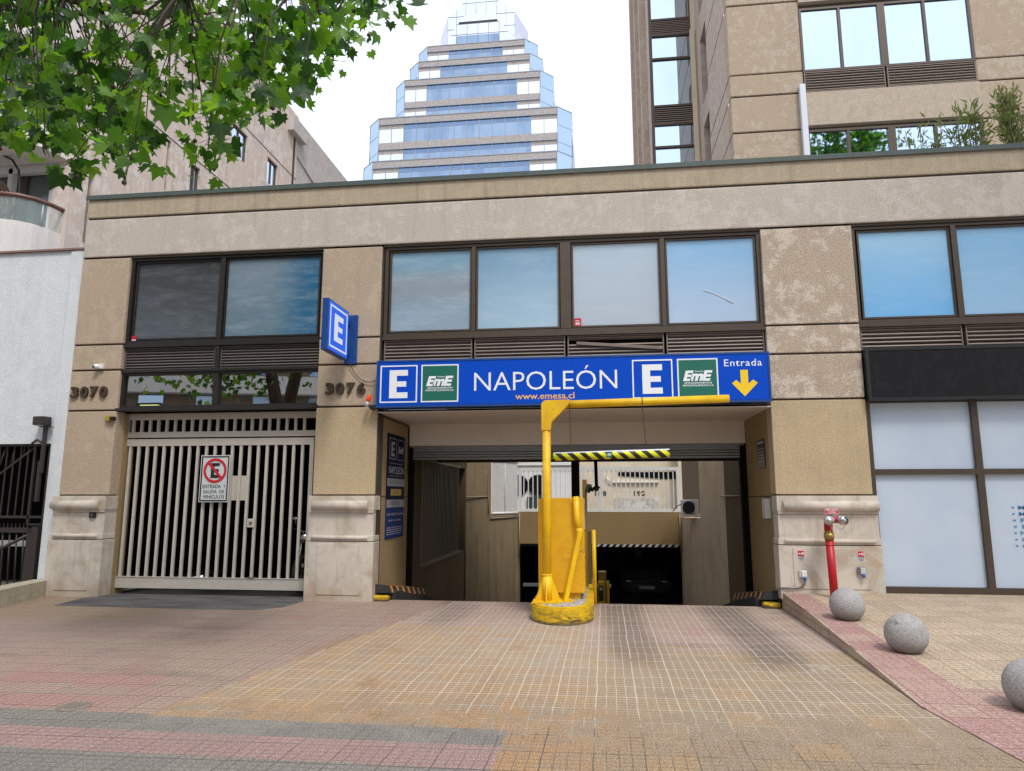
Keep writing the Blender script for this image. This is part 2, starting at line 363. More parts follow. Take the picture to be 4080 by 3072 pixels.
# ---- paving materials
def paving(name, kind):
    t = NT(name, 0.72, 0, 0.3)
    x, y = t.x, t.y
    T = 0.32
    xr = t.sub(x, t.mul(y, 0.01)); yr = t.sub(y, t.mul(x, 0.03))
    wv = t.mul(t.sub(t.noise(1.6, 2), 0.5), 0.03)
    u = t.math('DIVIDE', t.add(xr, wv), T); v = t.math('DIVIDE', t.add(yr, wv), T)
    tu = t.math('FLOOR', u); tv = t.math('FLOOR', v)
    rnd = t.white(t.vec(tu, tv, 1.0)); rnd2 = t.white(t.vec(tu, tv, 7.0))
    def line(c, k, w):
        f = t.math('FRACT', t.mul(c, k)); d = t.math('MINIMUM', f, t.sub(1.0, f)); return t.lt(d, w)
    cellx = line(u, 4, 0.04); celly = line(v, 5, 0.055)
    tile = t.math('MAXIMUM', line(u, 1, 0.013), line(v, 1, 0.018))
    speck = t.add(t.mul(t.noise(75, 3, 0.85), 0.6), t.mul(t.noise(190, 2, 0.8), 0.4)); big = t.noise(0.7, 4, 0.6); med = t.noise(2.8, 6, 0.7, dist=0.5)
    och = (0.43, 0.265, 0.13); och2 = (0.34, 0.26, 0.18); mau = (0.42, 0.31, 0.26); pink = (0.42, 0.235, 0.215); gry = (0.215, 0.205, 0.19); crm = (0.58, 0.47, 0.34)
    if kind == 'side':
        c = t.mix(t.ss(rnd, 0.2, 0.9), crm, tuple(a * 0.86 for a in crm))
        kx = t.add(x, t.mul(y, -0.03))
        pk = t.math('MAXIMUM', t.lt(x, 2.95), t.mul(t.lt(y, -4.3), t.lt(x, 3.25)))
        c = t.mix(t.mul(pk, t.ss(rnd, 0.0, 0.1, 0.6, 0.95)), c, t.mix(rnd2, (0.50, 0.32, 0.29), (0.46, 0.25, 0.25)))
        c = t.mix(t.mul(t.ss(med, 0.56, 0.72), 0.5), c, (0.50, 0.47, 0.42))
        jc = (0.16, 0.105, 0.065)
    else:
        wob = t.mul(t.sub(rnd, 0.5), 0.25)
        xe = t.add(t.mul(y, 0.19), -2.27)                       # left border of the ochre field
        inx = t.gt(x, xe)
        top = t.add(t.mul(t.gt(x, -0.2), -1.05), -1.85)
        ochm = t.mul(inx, t.mul(t.lt(t.add(y, wob), top), t.math('MAXIMUM', t.gt(y, -5.7), t.gt(x, -0.66))))
        base = t.mix(rnd, mau, (0.385, 0.275, 0.235)); base = t.mix(t.mul(t.gt(rnd2, 0.88), 0.5), base, pink)
        base = t.mix(t.mul(t.ss(big, 0.45, 0.62), 0.6), base, (0.42, 0.33, 0.25)); base = t.mix(t.mul(t.ss(t.noise(1.0, 6, .7, vec=t.scale(t.pos, .5, 1.4, 1)), .5, .68), 0.55), base, (0.20, 0.145, 0.12))
        left = t.lt(x, -6.0); base = t.mix(t.mul(left, t.mul(t.gt(y, -2.0), 0.7)), base, (0.40, 0.30, 0.19))
        pm = t.mul(t.lt(x, -3.9), t.math('MAXIMUM', t.band(y, -5.62, -5.28), t.mul(t.band(y, -5.0, -4.6), t.band(x, -5.4, -3.7))))
        pm = t.mul(pm, t.gt(rnd, 0.2)); base = t.mix(t.mul(pm, 0.75), base, (0.44, 0.24, 0.215))
        gm = t.mul(t.lt(x, -0.66), t.lt(y, -5.66)); base = t.mix(gm, base, t.mix(rnd, gry, (0.25, 0.24, 0.22)))
        pm2 = t.mul(t.lt(x, -0.66), t.math('MAXIMUM', t.band(y, -6.42, -6.02), t.lt(y, -7.2))); base = t.mix(pm2, base, t.mix(rnd, (0.40, 0.265, 0.25), (0.35, 0.235, 0.22)))
        oc = t.mix(t.mul(t.ss(rnd, 0.2, 0.9), 0.7), och, (0.41, 0.28, 0.16)); oc = t.mix(t.ss(t.add(med, t.mul(rnd2, 0.15)), 0.50, 0.70), oc, och2)
        oc = t.mix(t.mul(t.gt(rnd2, 0.93), 0.35), oc, (0.50, 0.30, 0.10)); oc = t.mix(t.mul(t.ss(x, -0.5, 0.6), t.mul(t.ss(y, -2.6, -3.6), 0.7)), oc, t.mix(t.mul(t.ss(t.add(med, t.mul(rnd2, 0.22)), .55, .75), 0.8), (0.30, 0.25, 0.18), (0.42, 0.29, 0.15)))
        c = t.mix(ochm, base, oc)
        # dust and tyre marks
        dust = t.mul(t.mul(t.ss(x, -2.6, -0.9), t.ss(x, 1.0, -0.4)), t.mul(t.ss(y, -5.2, -3.2), t.ss(y, -0.8, -2.2)))
        c = t.mix(t.mul(dust, t.ss(med, 0.35, 0.65, 0.15, 0.6)), c, (0.50, 0.43, 0.34))
        wx = t.add(x, t.mul(t.sub(t.noise(1.0, 3, vec=t.scale(t.pos, .5, .35, 1)), 0.5), 0.5))
        def track(xc, w, y0, y1, am):
            d = t.math('ABSOLUTE', t.sub(wx, xc)); return t.mul(t.mul(t.ss(d, w, w * 0.3), t.mul(t.ss(y, y0, y0 + 1.2), t.ss(y, y1, y1 - 0.8))), am)
        tr = t.add(track(0.35, 0.4, -4.2, 0.6, 0.62), track(1.75, 0.45, -4.3, 0.6, 0.72)); tr = t.add(tr, track(-2.1, 0.4, -2.4, 0.6, 0.5)); tr = t.add(tr, t.add(track(-6.2, 1.0, -3.2, -0.4, 0.4), track(-4.7, 0.6, -3.6, -0.6, 0.25)))
        c = t.mix(t.mul(tr, t.ss(med, 0.2, 0.6, 0.6, 1.1)), c, (0.095, 0.065, 0.058))
        och3 = t.mul(t.mul(t.gt(x, -3.1), t.lt(x, -0.9)), t.band(y, -5.5, -2.5))
        c = t.mix(t.mul(och3, t.ss(t.noise(1.0, 4, .6, vec=t.scale(t.pos, 1.3, .35, 1)), 0.45, 0.65, 0, 0.5)), c, (0.34, 0.195, 0.085))
        jl = t.mul(t.mul(t.gt(x, xe), t.ss(y, -6.6, -4.8)), t.ss(t.noise(1.4, 4), 0.26, 0.42))
        jc = t.mix(jl, (0.085, 0.062, 0.05), (0.58, 0.52, 0.44)); jc = t.mix(t.mul(t.ss(y, -4.6, -6.0), t.ss(t.noise(3.5, 4, .7), .42, .58)), jc, (0.10, 0.08, 0.06))
    c = t.mix(t.ss(speck, 0.53, 0.42), c, t.mix(0.72, c, (0.03, 0.026, 0.022)))
    c = t.mix(t.ss(speck, 0.53, 0.62), c, t.mix(0.36, c, (0.88, 0.85, 0.80)))
    c = t.mix(t.mul(t.ss(t.noise(9, 5, .7), .55, .75), .3), c, (0.12, 0.10, 0.09))
    c = t.mix(1.0, c, (0.99, 0.95, 0.92), 'MULTIPLY')
    brk = t.ss(t.noise(2.3, 4, 0.7), 0.30, 0.50, 0.5, 1.0)
    c = t.mix(t.mul(celly, t.mul(brk, 0.66)), c, jc); c = t.mix(t.mul(cellx, t.mul(brk, 0.72)), c, jc); c = t.mix(t.mul(tile, t.ss(brk, 0.2, 0.8, 0.6, 0.95)), c, jc)
    cell = t.math('MAXIMUM', cellx, celly)
    if kind != 'side':
        wd = t.mul(t.ss(t.noise(1.7, 7, 0.8, dist=1.0), 0.60, 0.68), t.mul(t.band(x, 0.2, 2.2), t.band(y, -5.9, -2.6)))
        c = t.mix(t.mul(wd, 0.45), c, (0.62, 0.6, 0.56))
    t.bump(t.sub(t.mul(speck, 0.5), t.math('MAXIMUM', cell, tile)), 0.4, 0.004)
    return t.out(c)
M['pave'] = paving('driveway tiles', 'drive')
M['paveR'] = paving('raised pavement tiles', 'side')
t = NT('worn asphalt', 0.85); M['asphalt'] = (t.bump(t.noise(60, 4), .5, .01), t.out(t.mix(t.ss(t.noise(1.0, 5, .7, vec=t.scale(t.pos, 1.2, 4, 1)), .35, .7), t.mix(t.ss(t.noise(90, 2), .4, .6), (.105, .10, .098), (.165, .16, .155)), (0.06, 0.056, 0.055))))[1]
t = NT('road asphalt', 0.85); M['road'] = t.out(t.mix(t.ss(t.noise(40, 4), .4, .6), (.045, .045, .045), (.075, .073, .07)))
M['kerb'] = None
t = NT('kerb tiles', 0.75)
tr_ = t.math('FRACT', t.mul(t.y, 11.0)); hz = t.math('FRACT', t.mul(t.z, 11.5))
ln = t.math('MAXIMUM', t.lt(tr_, 0.12), t.lt(hz, 0.12))
c = t.mix(t.ss(t.noise(3, 5), .4, .65), (.46, .39, .29), (.40, .27, .24)); c = t.mix(t.mul(t.ss(t.noise(14, 5), .5, .7), .5), c, (.2, .16, .13))
M['kerb'] = t.out(t.mix(t.mul(ln, .8), c, (.16, .10, .07)))
M['yellowkerb'] = M['yisl']

# ================================================================== SETTING
def sheet(name, x0, x1, y0, y1, z, mat):
    m = MB(); m.poly([(x0, y0, z), (x1, y0, z), (x1, y1, z), (x0, y1, z)]); return struct(m.build(name, mat))
m = MB()                                            # ground with the garage ramp cut out
G = 900
for a, b, c_, d in ((-G, G, -G, -34.2), (-G, G, -9.6, 0.14), (-G, -8.3, 0.14, 26), (3.9, G, 0.14, 26), (-G, G, 26, G), (-8.3, -3.6, 4.6, 26)):
    m.poly([(a, c_, -0.03), (b, c_, -0.03), (b, d, -0.03), (a, d, -0.03)])
m.poly([(-G, -34.2, -0.16), (G, -34.2, -0.16), (G, -9.6, -0.16), (-G, -9.6, -0.16)])
struct(m.build('ground', M['concrete']))
sheet('road', -60, 60, -23, -9.62, -0.135, M['road'])
m = MB(); m.box(-60, 60, -9.72, -9.58, -0.15, 0.0, bev=.01); struct(m.build('road_kerb', M['concrete']))
m = MB(); m.box(-60, 60, -34.0, -23, -0.15, 0.0); struct(m.build('far_pavement', M['concrete']))
m = MB(); m.poly([(-14, -9.58, 0.0), (12, -9.58, 0.0), (12, 0.2, 0.0), (-14, 0.2, 0.0)])
struct(m.build('driveway', M['pave']))
m = MB(); m.poly([(-8.9, .14, -.012), (-3.98, .14, -.012), (-3.98, 4.5, -.3), (-8.9, 4.5, -.3)]); struct(m.build('gate_forecourt', M['road']))
# ramp down into the garage
m = MB(); m.poly([(-3.56, 0.2, 0.0), (3.3, 0.2, 0.0), (3.3, 10, -1.95), (-3.56, 10, -1.95)])
m.poly([(-4.2, 10, -1.95), (4.2, 10, -1.95), (4.2, 25, -2.0), (-4.2, 25, -2.0)])
struct(m.build('ramp', stucco('ramp concrete', (0.17, 0.16, 0.15), streak=.3, bump=.1)))
# raised pavement on the right, falling to the driveway level
SL = 0.24
def rz(y): return max(0.006, SL * (1 + y / 4.9))
m = MB()
ys = [0.02, -1, -2, -3, -3.7, -4.3, -4.85, -6, -9.5]; xe = [2.62, 2.60, 2.57, 2.53, 2.50, 2.47, 2.44, 2.55, 2.7]
for i in range(len(ys) - 1):
    m.poly([(xe[i + 1], ys[i + 1], rz(ys[i + 1])), (12, ys[i + 1], rz(ys[i + 1])), (12, ys[i], rz(ys[i])), (xe[i], ys[i], rz(ys[i]))])
struct(m.build('raised_pavement', M['paveR']))
m = MB()
for i in range(6):
    y0, y1 = ys[i + 1], ys[i]; a, b = xe[i + 1], xe[i]
    for pts in ([(a - .012, y0, 0), (b - .012, y1, 0), (b - .012, y1, rz(y1) + .003), (a - .012, y0, rz(y0) + .003)],
                [(a - .012, y0, rz(y0) + .003), (b - .012, y1, rz(y1) + .003), (b + .01, y1, rz(y1) + .003), (a + .01, y0, rz(y0) + .003)]):
        m.poly(pts)
m.poly([(2.608, .02, 0), (3.2, .02, 0), (3.2, .02, .24), (2.608, .02, .24)])
struct(m.build('kerb', M['kerb']))
m = MB(); m.prism([(-8.25, 0.3), (-8.2, -0.2), (-8.07, -.98), (-6.9, -1.02), (-5.9, -1.04), (-4.9, -1.03), (-4.62, -.7), (-4.57, -.1), (-4.57, .3)], 0.0, 0.006, 'z')
struct(m.build('asphalt_patch', M['asphalt']))
mh = stucco('worn cover', (0.26, 0.22, 0.19), speck=.3, gs=80)
m = MB(); m.ring((-4.05, -5.57, 0.003), 0.115, 0.008, 'z', 28, 5, 0)
m.prism([(-4.05 + .105 * math.cos(a * math.pi / 12), -5.57 + .105 * math.sin(a * math.pi / 12)) for a in range(24)], 0.0, 0.006, 'z', 0)
for i in range(-3, 4): m.box(-4.13, -3.97, -5.57 + i * .025 - .004, -5.57 + i * .025 + .004, .005, .011, 0)
tag(m.build('manhole_cover', mh), 'small round metal service cover set in the paving tiles', 'manhole cover')

# ================================================================== MAIN BUILDING
B = thing('commercial_building', 'two storey precast commercial building with brown framed windows over a garage entrance', 'building', (-2, 0, 0))
XR_ = 9.0
m = MB(); m.box(-9.0, XR_, 0.0, 0.3, 6.525, 6.90, 0, .02); m.build('parapet', M['parapet'], B)
m = MB(); m.box(-9.0, XR_, 0.0, 0.3, 5.79, 6.49, 0, .02); m.build('spandrel_band', M['band'], B)
m = MB(); m.box(-9.03, XR_, -.035, .36, 6.905, 6.94, 0); m.box(-9.03, XR_, -.035, -.022, 6.86, 6.905, 0); m.build('coping', M['coping'], B)
m = MB()
m.box(-8.99, XR_, .05, .3, 1.5, 6.88, 0) if False else None
for a, b in ((-8.98, -8.11), (-4.53, -3.5), (2.64, 3.94)): m.box(a, b, 0.025, 0.28, 0.05, 5.8)
m.box(-8.98, XR_, .025, .28, 5.75, 6.88); m.build('groove_backing', M['groove'], B)
for (a, b, mt, jx) in ((-9.0, -8.09, 'pil', None), (-4.55, -3.52, 'pil', -3.52), (2.61, 3.97, 'pilR', 2.61)):
    m = MB()
    for z0, z1, mi in ((4.215, 5.755, 0), (3.765, 4.185, 0), (3.065, 3.735, 0), (1.635, 3.035, 1)):
        m.box(a, b, 0.0, 0.3, z0, z1, mi, .014)
    low = M['pil'] if a < -8 else M['ochre']
    m.build('pilaster', [M[mt], low], B)
    # limestone base with its rolled moulding
    m = MB(); zb = -.03 if a < 2 else 0.15
    m.box(a - .01, b + .02, -.075, .2, .915, 1.345); m.box(a - .035, b + .035, -.10, .2, zb, .905, 0, .008)
    m.box(a + .16, b - .16, -.112, -.098, .1 if a < 2 else .3, .87, 0, .006)
    m.box(a - .02, b + .03, -.10, .2, 1.535, 1.615, 0, .006); m.box(a - .01, b + .02, -.095, .2, 1.35, 1.40, 0, .006)
    r0 = .075; x0r, x1r = (a - .01 if a < -8 else a + .06), (b - .06 if a < 2 else b + .02)
    m.tube([(x0r, -.105, 1.465), (x1r, -.105, 1.465)], r0, 20)
    m.box(a - .02, b + .03, -.10, .2, 1.395, 1.54)
    m.tube([(a + .06, -.105, .965), (b - .06, -.105, .965)], .028, 12); m.box(a - .03, b + .03, -.10, .2, .916, 1.0, 0, .008)
    m.build('stone_base', M['stone'], B)
# window groups -------------------------------------------------------
def wframe(x0, x1, z0, z1, mulls, fm, y=.06, w=.06):
    m = MB(); frame(m, x0, x1, z0, z1, w, y, y + .1)
    for mx, mw in mulls: m.box(mx - mw / 2, mx + mw / 2, y - .005, y + .1, z0 + w, z1 - w)
    return m.build('window', fm, B)
def pane(x0, x1, z0, z1, mt, par, y=.12, name='pane', inner=None):
    m = MB(); m.box(x0, x1, y, y + .012, z0, z1)
    if inner is not None: frame(m, x0 - .002, x1 + .002, z0 - .002, z1 + .002, .028, y - .03, y + .005, 1)
    return m.build(name, [mt, inner or mt], par)
def louvre(x0, x1, z0, z1, mt, y=.09, n=7, skip=()):
    m = MB(); m.box(x0, x1, y + .08, y + .09, z0, z1, 1); frame(m, x0, x1, z0, z1, .018, y - .02, y + .08, 0)
    st = (z1 - z0 - .04) / n
    for i in range(n):
        if i in skip: continue
        zc = z0 + .02 + st * (i + .5)
        m.box(x0 + .018, x1 - .018, y - .012, y + .04, zc - st * .20, zc + st * .20, 0, 0, Matrix.Rotation(R(-28), 3, 'X'))
    return m.build('louvre', [mt, M['black']], B)
w = wframe(-8.09, -4.53, 4.20, 5.76, [(-6.37, .07)], M['blackframe'])
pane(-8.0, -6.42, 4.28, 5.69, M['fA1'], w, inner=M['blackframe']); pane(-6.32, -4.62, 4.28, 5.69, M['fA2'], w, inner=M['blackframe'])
m = MB(); m.box(-8.09, -4.53, .03, .2, 4.14, 4.197); m.box(-8.09, -4.53, .03, .2, 3.70, 3.745); m.box(-8.12, -4.52, .0, .2, 3.04, 3.085); m.box(-6.41, -6.33, .04, .2, 3.745, 4.14); m.build('window_rail', M['blackframe'], B)
louvre(-8.07, -6.42, 3.745, 4.13, M['louvred']); louvre(-6.32, -4.55, 3.745, 4.13, M['louvred'])
w = wframe(-8.09, -4.53, 3.09, 3.70, [(-6.37, .09)], M['blackframe'], w=.04)
pane(-8.04, -6.42, 3.13, 3.66, M['transom'], w); pane(-6.32, -4.58, 3.13, 3.66, M['transom'], w)
w = wframe(-3.48, 2.61, 4.20, 5.76, [(-1.97, .06), (-.46, .17), (1.09, .07)], M['bronze'])
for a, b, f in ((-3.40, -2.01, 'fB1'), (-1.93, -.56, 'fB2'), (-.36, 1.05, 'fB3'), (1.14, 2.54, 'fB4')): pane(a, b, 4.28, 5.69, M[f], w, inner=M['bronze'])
w_B = w
m = MB(); m.box(-3.48, 2.61, .03, .2, 4.145, 4.197); m.build('window_rail', M['bronze'], B)
for a, b, n in ((-3.46, -1.99, 6), (-1.95, -.48, 6), (-.44, 1.07, 6), (1.11, 2.59, 6)): louvre(a, b, 3.76, 4.14, M['louvre'], n=n, skip=(4,) if a == -.44 else ())
m = MB(); m.box(-.30, 1.06, .055, .075, 3.935, 3.985, 0, .004, Matrix.Rotation(R(4.8), 3, 'Y')); m.build('loose_louvre_slat', M['louvre'], B)
w = wframe(3.97, XR_, 4.20, 5.76, [(5.46, .07), (7.0, .15)], M['bronze'])
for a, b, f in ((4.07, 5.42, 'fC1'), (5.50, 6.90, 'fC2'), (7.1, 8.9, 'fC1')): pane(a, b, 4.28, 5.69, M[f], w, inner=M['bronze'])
m = MB(); m.box(3.97, XR_, .03, .2, 4.145, 4.197); m.build('window_rail', M['bronze'], B)
for a, b in ((4.0, 5.45), (5.5, 6.97), (7.0, 8.6)): louvre(a, b, 3.79, 4.14, M['louvre'], n=5)
m = MB(); m.tube([(1.72, .116, 4.83), (1.86, .116, 4.78), (2.0, .116, 4.70), (2.17, .116, 4.60)], .006, 4); m.build('film_crease', M['white'], w_B)
# little red alarm sticker on the third pane
m = MB(); m.box(-.33, -.22, .085, .088, 4.30, 4.43, 0); m.box(-.31, -.24, .083, .085, 4.36, 4.368, 1); m.box(-.31, -.25, .083, .085, 4.385, 4.393, 1); m.box(-.31, -.24, .083, .085, 4.325, 4.345, 1)
m.build('sticker', [M['redsign'], M['letter']], B)
m = MB(); m.box(-7.99, -7.91, .085, .088, 4.29, 4.36, 0); m.box(-7.99, -7.91, .085, .088, 4.275, 4.29, 1); m.build('sticker', [M['redsign'], M['letter']], B)
# shopfront
w = MB(); 
for a, b, c_, d in ((3.97, 4.04, .25, 3.02), (4.04, XR_, 2.98, 3.05), (4.04, XR_, 1.92, 2.0), (4.04, XR_, .24, .33), (5.44, 5.53, .33, 1.92), (5.44, 5.53, 2.0, 2.98), (7.0, 7.1, .33, 2.98)):
    w.box(a, b, .04, .16, c_, d)
w.box(3.97, XR_, .0, .2, .15, .24); w = w.build('shopfront_frame', M['bronze'], B)
for a, b in ((4.04, 5.44), (5.53, 7.0), (7.1, 8.9)):
    for c_, d in ((.33, 1.92), (2.0, 2.98)): pane(a, b, c_, d, M['frosted'], w, y=.10, name='shop_pane')
me = [( '\u2022 ' + s_, (5.87, 6.12, 1.42 - i * .0895, 1.475 - i * .0895), .094, {'bold': .015}) for i, s_ in enumerate(('Me', 'Me', 'Ph', 'Ki', 'No', 'Ca', 'Ca'))]
merge_text(me, paint('blue window lettering', (.05, .21, .42), .5), w)
# body, roof and opening of the garage
m = MB(); m.box(-9.0, XR_, .32, 4.8, 6.3, 6.5); m.box(-9, -3.8, 4.8, 5.9, 6.3, 6.5); m.box(3.2, XR_, 4.8, 5.9, 6.3, 6.5); m.build('roof', M['concrete'], B)
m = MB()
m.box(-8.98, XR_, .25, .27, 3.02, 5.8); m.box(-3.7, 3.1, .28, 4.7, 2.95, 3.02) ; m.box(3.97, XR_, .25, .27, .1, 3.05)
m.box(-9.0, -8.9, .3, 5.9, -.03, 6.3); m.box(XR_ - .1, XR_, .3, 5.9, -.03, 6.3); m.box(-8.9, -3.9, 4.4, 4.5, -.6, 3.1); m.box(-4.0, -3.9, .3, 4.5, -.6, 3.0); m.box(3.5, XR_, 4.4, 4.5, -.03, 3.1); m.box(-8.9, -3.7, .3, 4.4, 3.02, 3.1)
m.build('inner_wall', M['black'], B)  # walls coloured black, so the darkness of the rooms sits in the colour
m = MB()
m.box(-3.9, -3.52, .3, 1.93, -.5, 2.95); m.box(-4.05, -3.52, .21, .31, -.4, 1.6); m.box(-3.523, -3.517, .02, 1.9, 1.595, 1.612, 1); m.build('entrance_jamb', [M['jamb'], M['groove']], B)
m = MB(); m.box(2.61, 3.1, .3, 1.93, -.5, 2.95); m.box(2.61, 3.3, .21, .31, -.4, 1.6); m.box(2.607, 2.613, .02, 1.9, 1.595, 1.612, 1); m.build('entrance_jamb', [M['jamb'], M['groove']], B)
m = MB(); m.box(-8.2, -8.06, .2, .5, -.02, 3.0); m.build('gate_jamb', M['jamb'], B)
m = MB(); m.box(-4.62, -4.5, .2, .5, -.02, 3.0); m.build('gate_jamb', M['jamb'], B)
m = MB(); m.box(-3.52, 2.61, -.0, 1.9, 2.94, 2.955); m.box(-3.51, 2.60, 1.9, 2.25, 2.54, 2.939); m.build('entrance_lintel', M['lintel'], B)
m = MB()
m.box(-3.5, 2.59, 2.0, 2.2, 2.46, 2.538)
for i in range(4): m.box(-3.45, 2.55, 1.97 + .01 * (i % 2), 2.2, 2.47 - i * .048 - .04, 2.47 - i * .048 - .003, 0, .004)
m.build('roller_shutter', M['galv'], B)
for xa in (-3.56, 2.51): m = MB(); m.box(xa, xa + .12, 1.93, 2.1, -.6, 2.5); m.build('shutter_rail', M['black'], B)
# tunnel walls and ceiling behind the shutter
m = MB()
m.box(-4.4, -3.56, 2.1, 3.1, -2.1, 2.9); m.box(-4.4, -3.56, 3.1, 8.0, -2.1, .2); m.box(-4.4, -3.56, 3.1, 8.0, 2.35, 2.9); m.box(-4.4, -3.56, 7.85, 8.2, -2.1, 2.9)
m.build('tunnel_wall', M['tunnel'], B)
m = MB()
m.prism([(-3.56, 8.0), (-2.36, 10.0), (-2.36, 10.4), (-4.4, 10.4), (-4.4, 8.0)], -2.1, 1.08, 'z')
m.prism([(-3.56, 8.0), (-3.02, 8.9), (-4.4, 8.95), (-4.4, 8.0)], 1.08, 2.9, 'z')
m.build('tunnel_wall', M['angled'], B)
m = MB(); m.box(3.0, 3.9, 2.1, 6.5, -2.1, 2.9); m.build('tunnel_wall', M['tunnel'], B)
m = MB()
arc = [(3.0, 6.5), (2.98, 7.2), (2.88, 8.0), (2.72, 8.7), (2.52, 9.3), (2.36, 10.0)]
m.prism(arc[:4] + [(3.9, 8.7), (3.9, 6.5)], -2.1, 2.9, 'z'); m.prism(arc[3:] + [(2.36, 10.4), (3.9, 10.4), (3.9, 8.7)], -2.1, 1.02, 'z')
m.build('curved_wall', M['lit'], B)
m = MB(); m.box(2.5, 4.4, 10.4, 10.7, 1.0, 3.4); m.build('rear_pier', paint('dark brown render', (.09, .065, .045), .8), B)
m = MB()
for x in (-4.3,): m.box(-4.3, -4.2, 3.1, 7.85, .2, 2.35)
m.box(-4.4, 3.9, 2.1, 4.7, 2.55, 2.9); m.box(-3.56, 3.0, 4.4, 4.7, 2.36, 2.55); m.build('tunnel_ceiling', paint('dark slab', (.05, .045, .04), .9), B)
m = MB(); m.box(-3.57, -3.53, 3.08, 3.13, .22, 2.38); m.box(-3.57, -3.53, 6.75, 6.8, .22, 2.38); m.box(-3.57, -3.52, 3.1, 7.0, .2, .27); m.box(-3.57, -3.52, 3.1, 7.0, 2.33, 2.38)
for i in range(26): m.box(-3.565, -3.545, 3.16 + i * .14, 3.19 + i * .14, .25, 2.35)
m.build('wall_grille', paint('grey brown grille', (.16, .135, .1), .6), B)
m = MB(); m.box(-2.36, 2.36, 10.0, 10.3, .24, 1.16); m.build('courtyard_beam', M['beam'], B)
m = MB()
for i in range(13):
    x = -.1 + i * .185
    m.prism([(x, .17), (x + .09, .17), (x + .15, .243), (x + .06, .243)], 9.985, 9.997, 'y', i % 1)
m.box(-2.3, 2.3, 10.0, 10.2, .165, .24, 1); m.build('hazard_strip', [M['plastic'], M['black']], B)
m = MB(); m.box(-4.3, 4.3, 10.3, 25, .2, .5); m.box(-4.4, -4.2, 10.3, 25, -2.1, .3); m.box(4.2, 4.4, 10.3, 25, -2.1, .3); m.box(-4.4, 4.4, 24.8, 25, -2.1, .3)
m.box(1.3, 1.55, 16.2, 16.5, -2, .25) ; m.build('basement_shell', paint('dim basement paint', (.16, .15, .14), .8), B)
# pipes and conduit on the tunnel wall
cmt = paint('painted conduit', (.34, .27, .18), .6)
for pts, r_ in (([(-3.55, 8.1, 2.36), (-3.1, 8.78, 2.28), (-3.07, 8.78, 1.6), (-3.07, 8.78, 1.12)], .018), ([(-3.55, 7.9, 1.6), (-3.08, 8.78, 1.6)], .02), ([(-3.02, 8.84, 1.0), (-2.38, 9.93, 1.02)], .02),
                ([(-3.02, 8.84, 1.05), (-2.38, 9.93, 1.06)], .012), ([(-2.33, 9.97, 1.12), (-2.33, 9.97, -.2)], .02), ([(2.95, 7.0, 1.62), (2.97, 4.2, 1.62)], .015), ([(2.31, 9.96, 1.1), (2.31, 9.96, .0)], .016)):
    m = MB(); m.tube(pts, r_, 6); m.build('conduit', cmt, B)
m = MB(); m.tube([(-3.50, .02, 2.93), (-3.50, .3, 2.91), (-3.5, 1.85, 2.9), (-3.5, 1.87, 2.0)], .014, 6); m.build('cable', M['blackpl'], B)

# courtyard behind the ramp --------------------------------------------
m = MB(); m.box(-9.0, 4.4, 10.35, 13.6, 1.05, 1.1) ; struct(m.build('courtyard_floor', M['concrete']))
C_ = thing('courtyard_building', 'pale stucco courtyard building with bay numbers 188 and 192 behind the white railing', 'building', (1, 14.2, 1.1))
m = MB(); m.box(-.6, 2.75, 14.2, 14.5, .5, 3.05); m.box(2.75, 7, 13.7, 14.5, 0, 4.5); m.box(-6, 7, 16.4, 16.6, 0, 6.5)
m.build('wall', stucco('cream courtyard stucco', (.66, .56, .42), streak=.3, speck=.1, bump=.3, patch=.4, light=(.8, .74, .64)), C_)
merge_text([('188', (-.12, .28, 1.63, 1.80), 14.19, {'bold': .03}), ('192', (1.24, 1.66, 1.63, 1.80), 14.19, {'bold': .03})], M['digits'], C_, name='bay_number')
m = MB(); m.prism([(.72, 2.46), (.72, 2.33), (2.25, 2.22), (2.7, 2.22), (2.7, 2.46)], 14.17, 14.2, 'y', 0); m.build('dark_vent_panel', M['black'], C_)
m = MB(); m.box(.5, 2.1, 14.1, 14.2, 2.09, 2.12, 0); m.tube([(.3, 14.12, 2.34), (.34, 14.12, 2.2), (.5, 14.12, 2.1)], .025, 8); m.build('gutter', M['white'], C_)
m = MB(); m.box(.55, 2.1, 14.185, 14.2, 1.12, 1.56, 0); m.build('worn_render', stucco('peeling render', (.5, .45, .38), patch=1, streak=.5, light=(.75, .72, .68)), C_)
D_ = thing('ventilation_unit', 'white corrugated plant housing with two round black fan openings behind the railing', 'ventilation unit', (-1.7, 13, 1.1))
m = MB(); m.box(-2.85, -.63, 13.0, 13.6, 1.1, 2.66)
for i in range(12): m.box(-1.55 + i * .075, -1.52 + i * .075, 12.985, 13.0, 1.15, 2.6)
m.prism([(-2.9, 2.66), (-.6, 2.66), (-.95, 2.78), (-2.5, 2.74)], 12.9, 13.6, 'y'); m.build('housing', M['white'], D_)
for x in (-2.02, -2.72):
    m = MB(); m.prism([(x + .34 * math.cos(a * math.pi / 16), 1.98 + .36 * math.sin(a * math.pi / 16)) for a in range(32)], 12.96, 12.999, 'y', 0)
    m.ring((x, 12.96, 1.98), .35, .018, 'y', 32, 6, 1)
    for q in range(3): m.ring((x, 12.95, 1.98), .1 + q * .08, .004, 'y', 24, 4, 1)
    m.build('fan_opening', [M['black'], M['blackpl']], D_)
m = MB(); m.box(-2.4, -1.7, 12.9, 13.0, 1.12, 1.6, 0); m.build('plinth', paint('dark green panel', (.03, .05, .04)), D_)
E_ = thing('courtyard_railing', 'white vertical bar railing on top of the beige beam over the ramp', 'railing', (0, 10.1, 1.17))
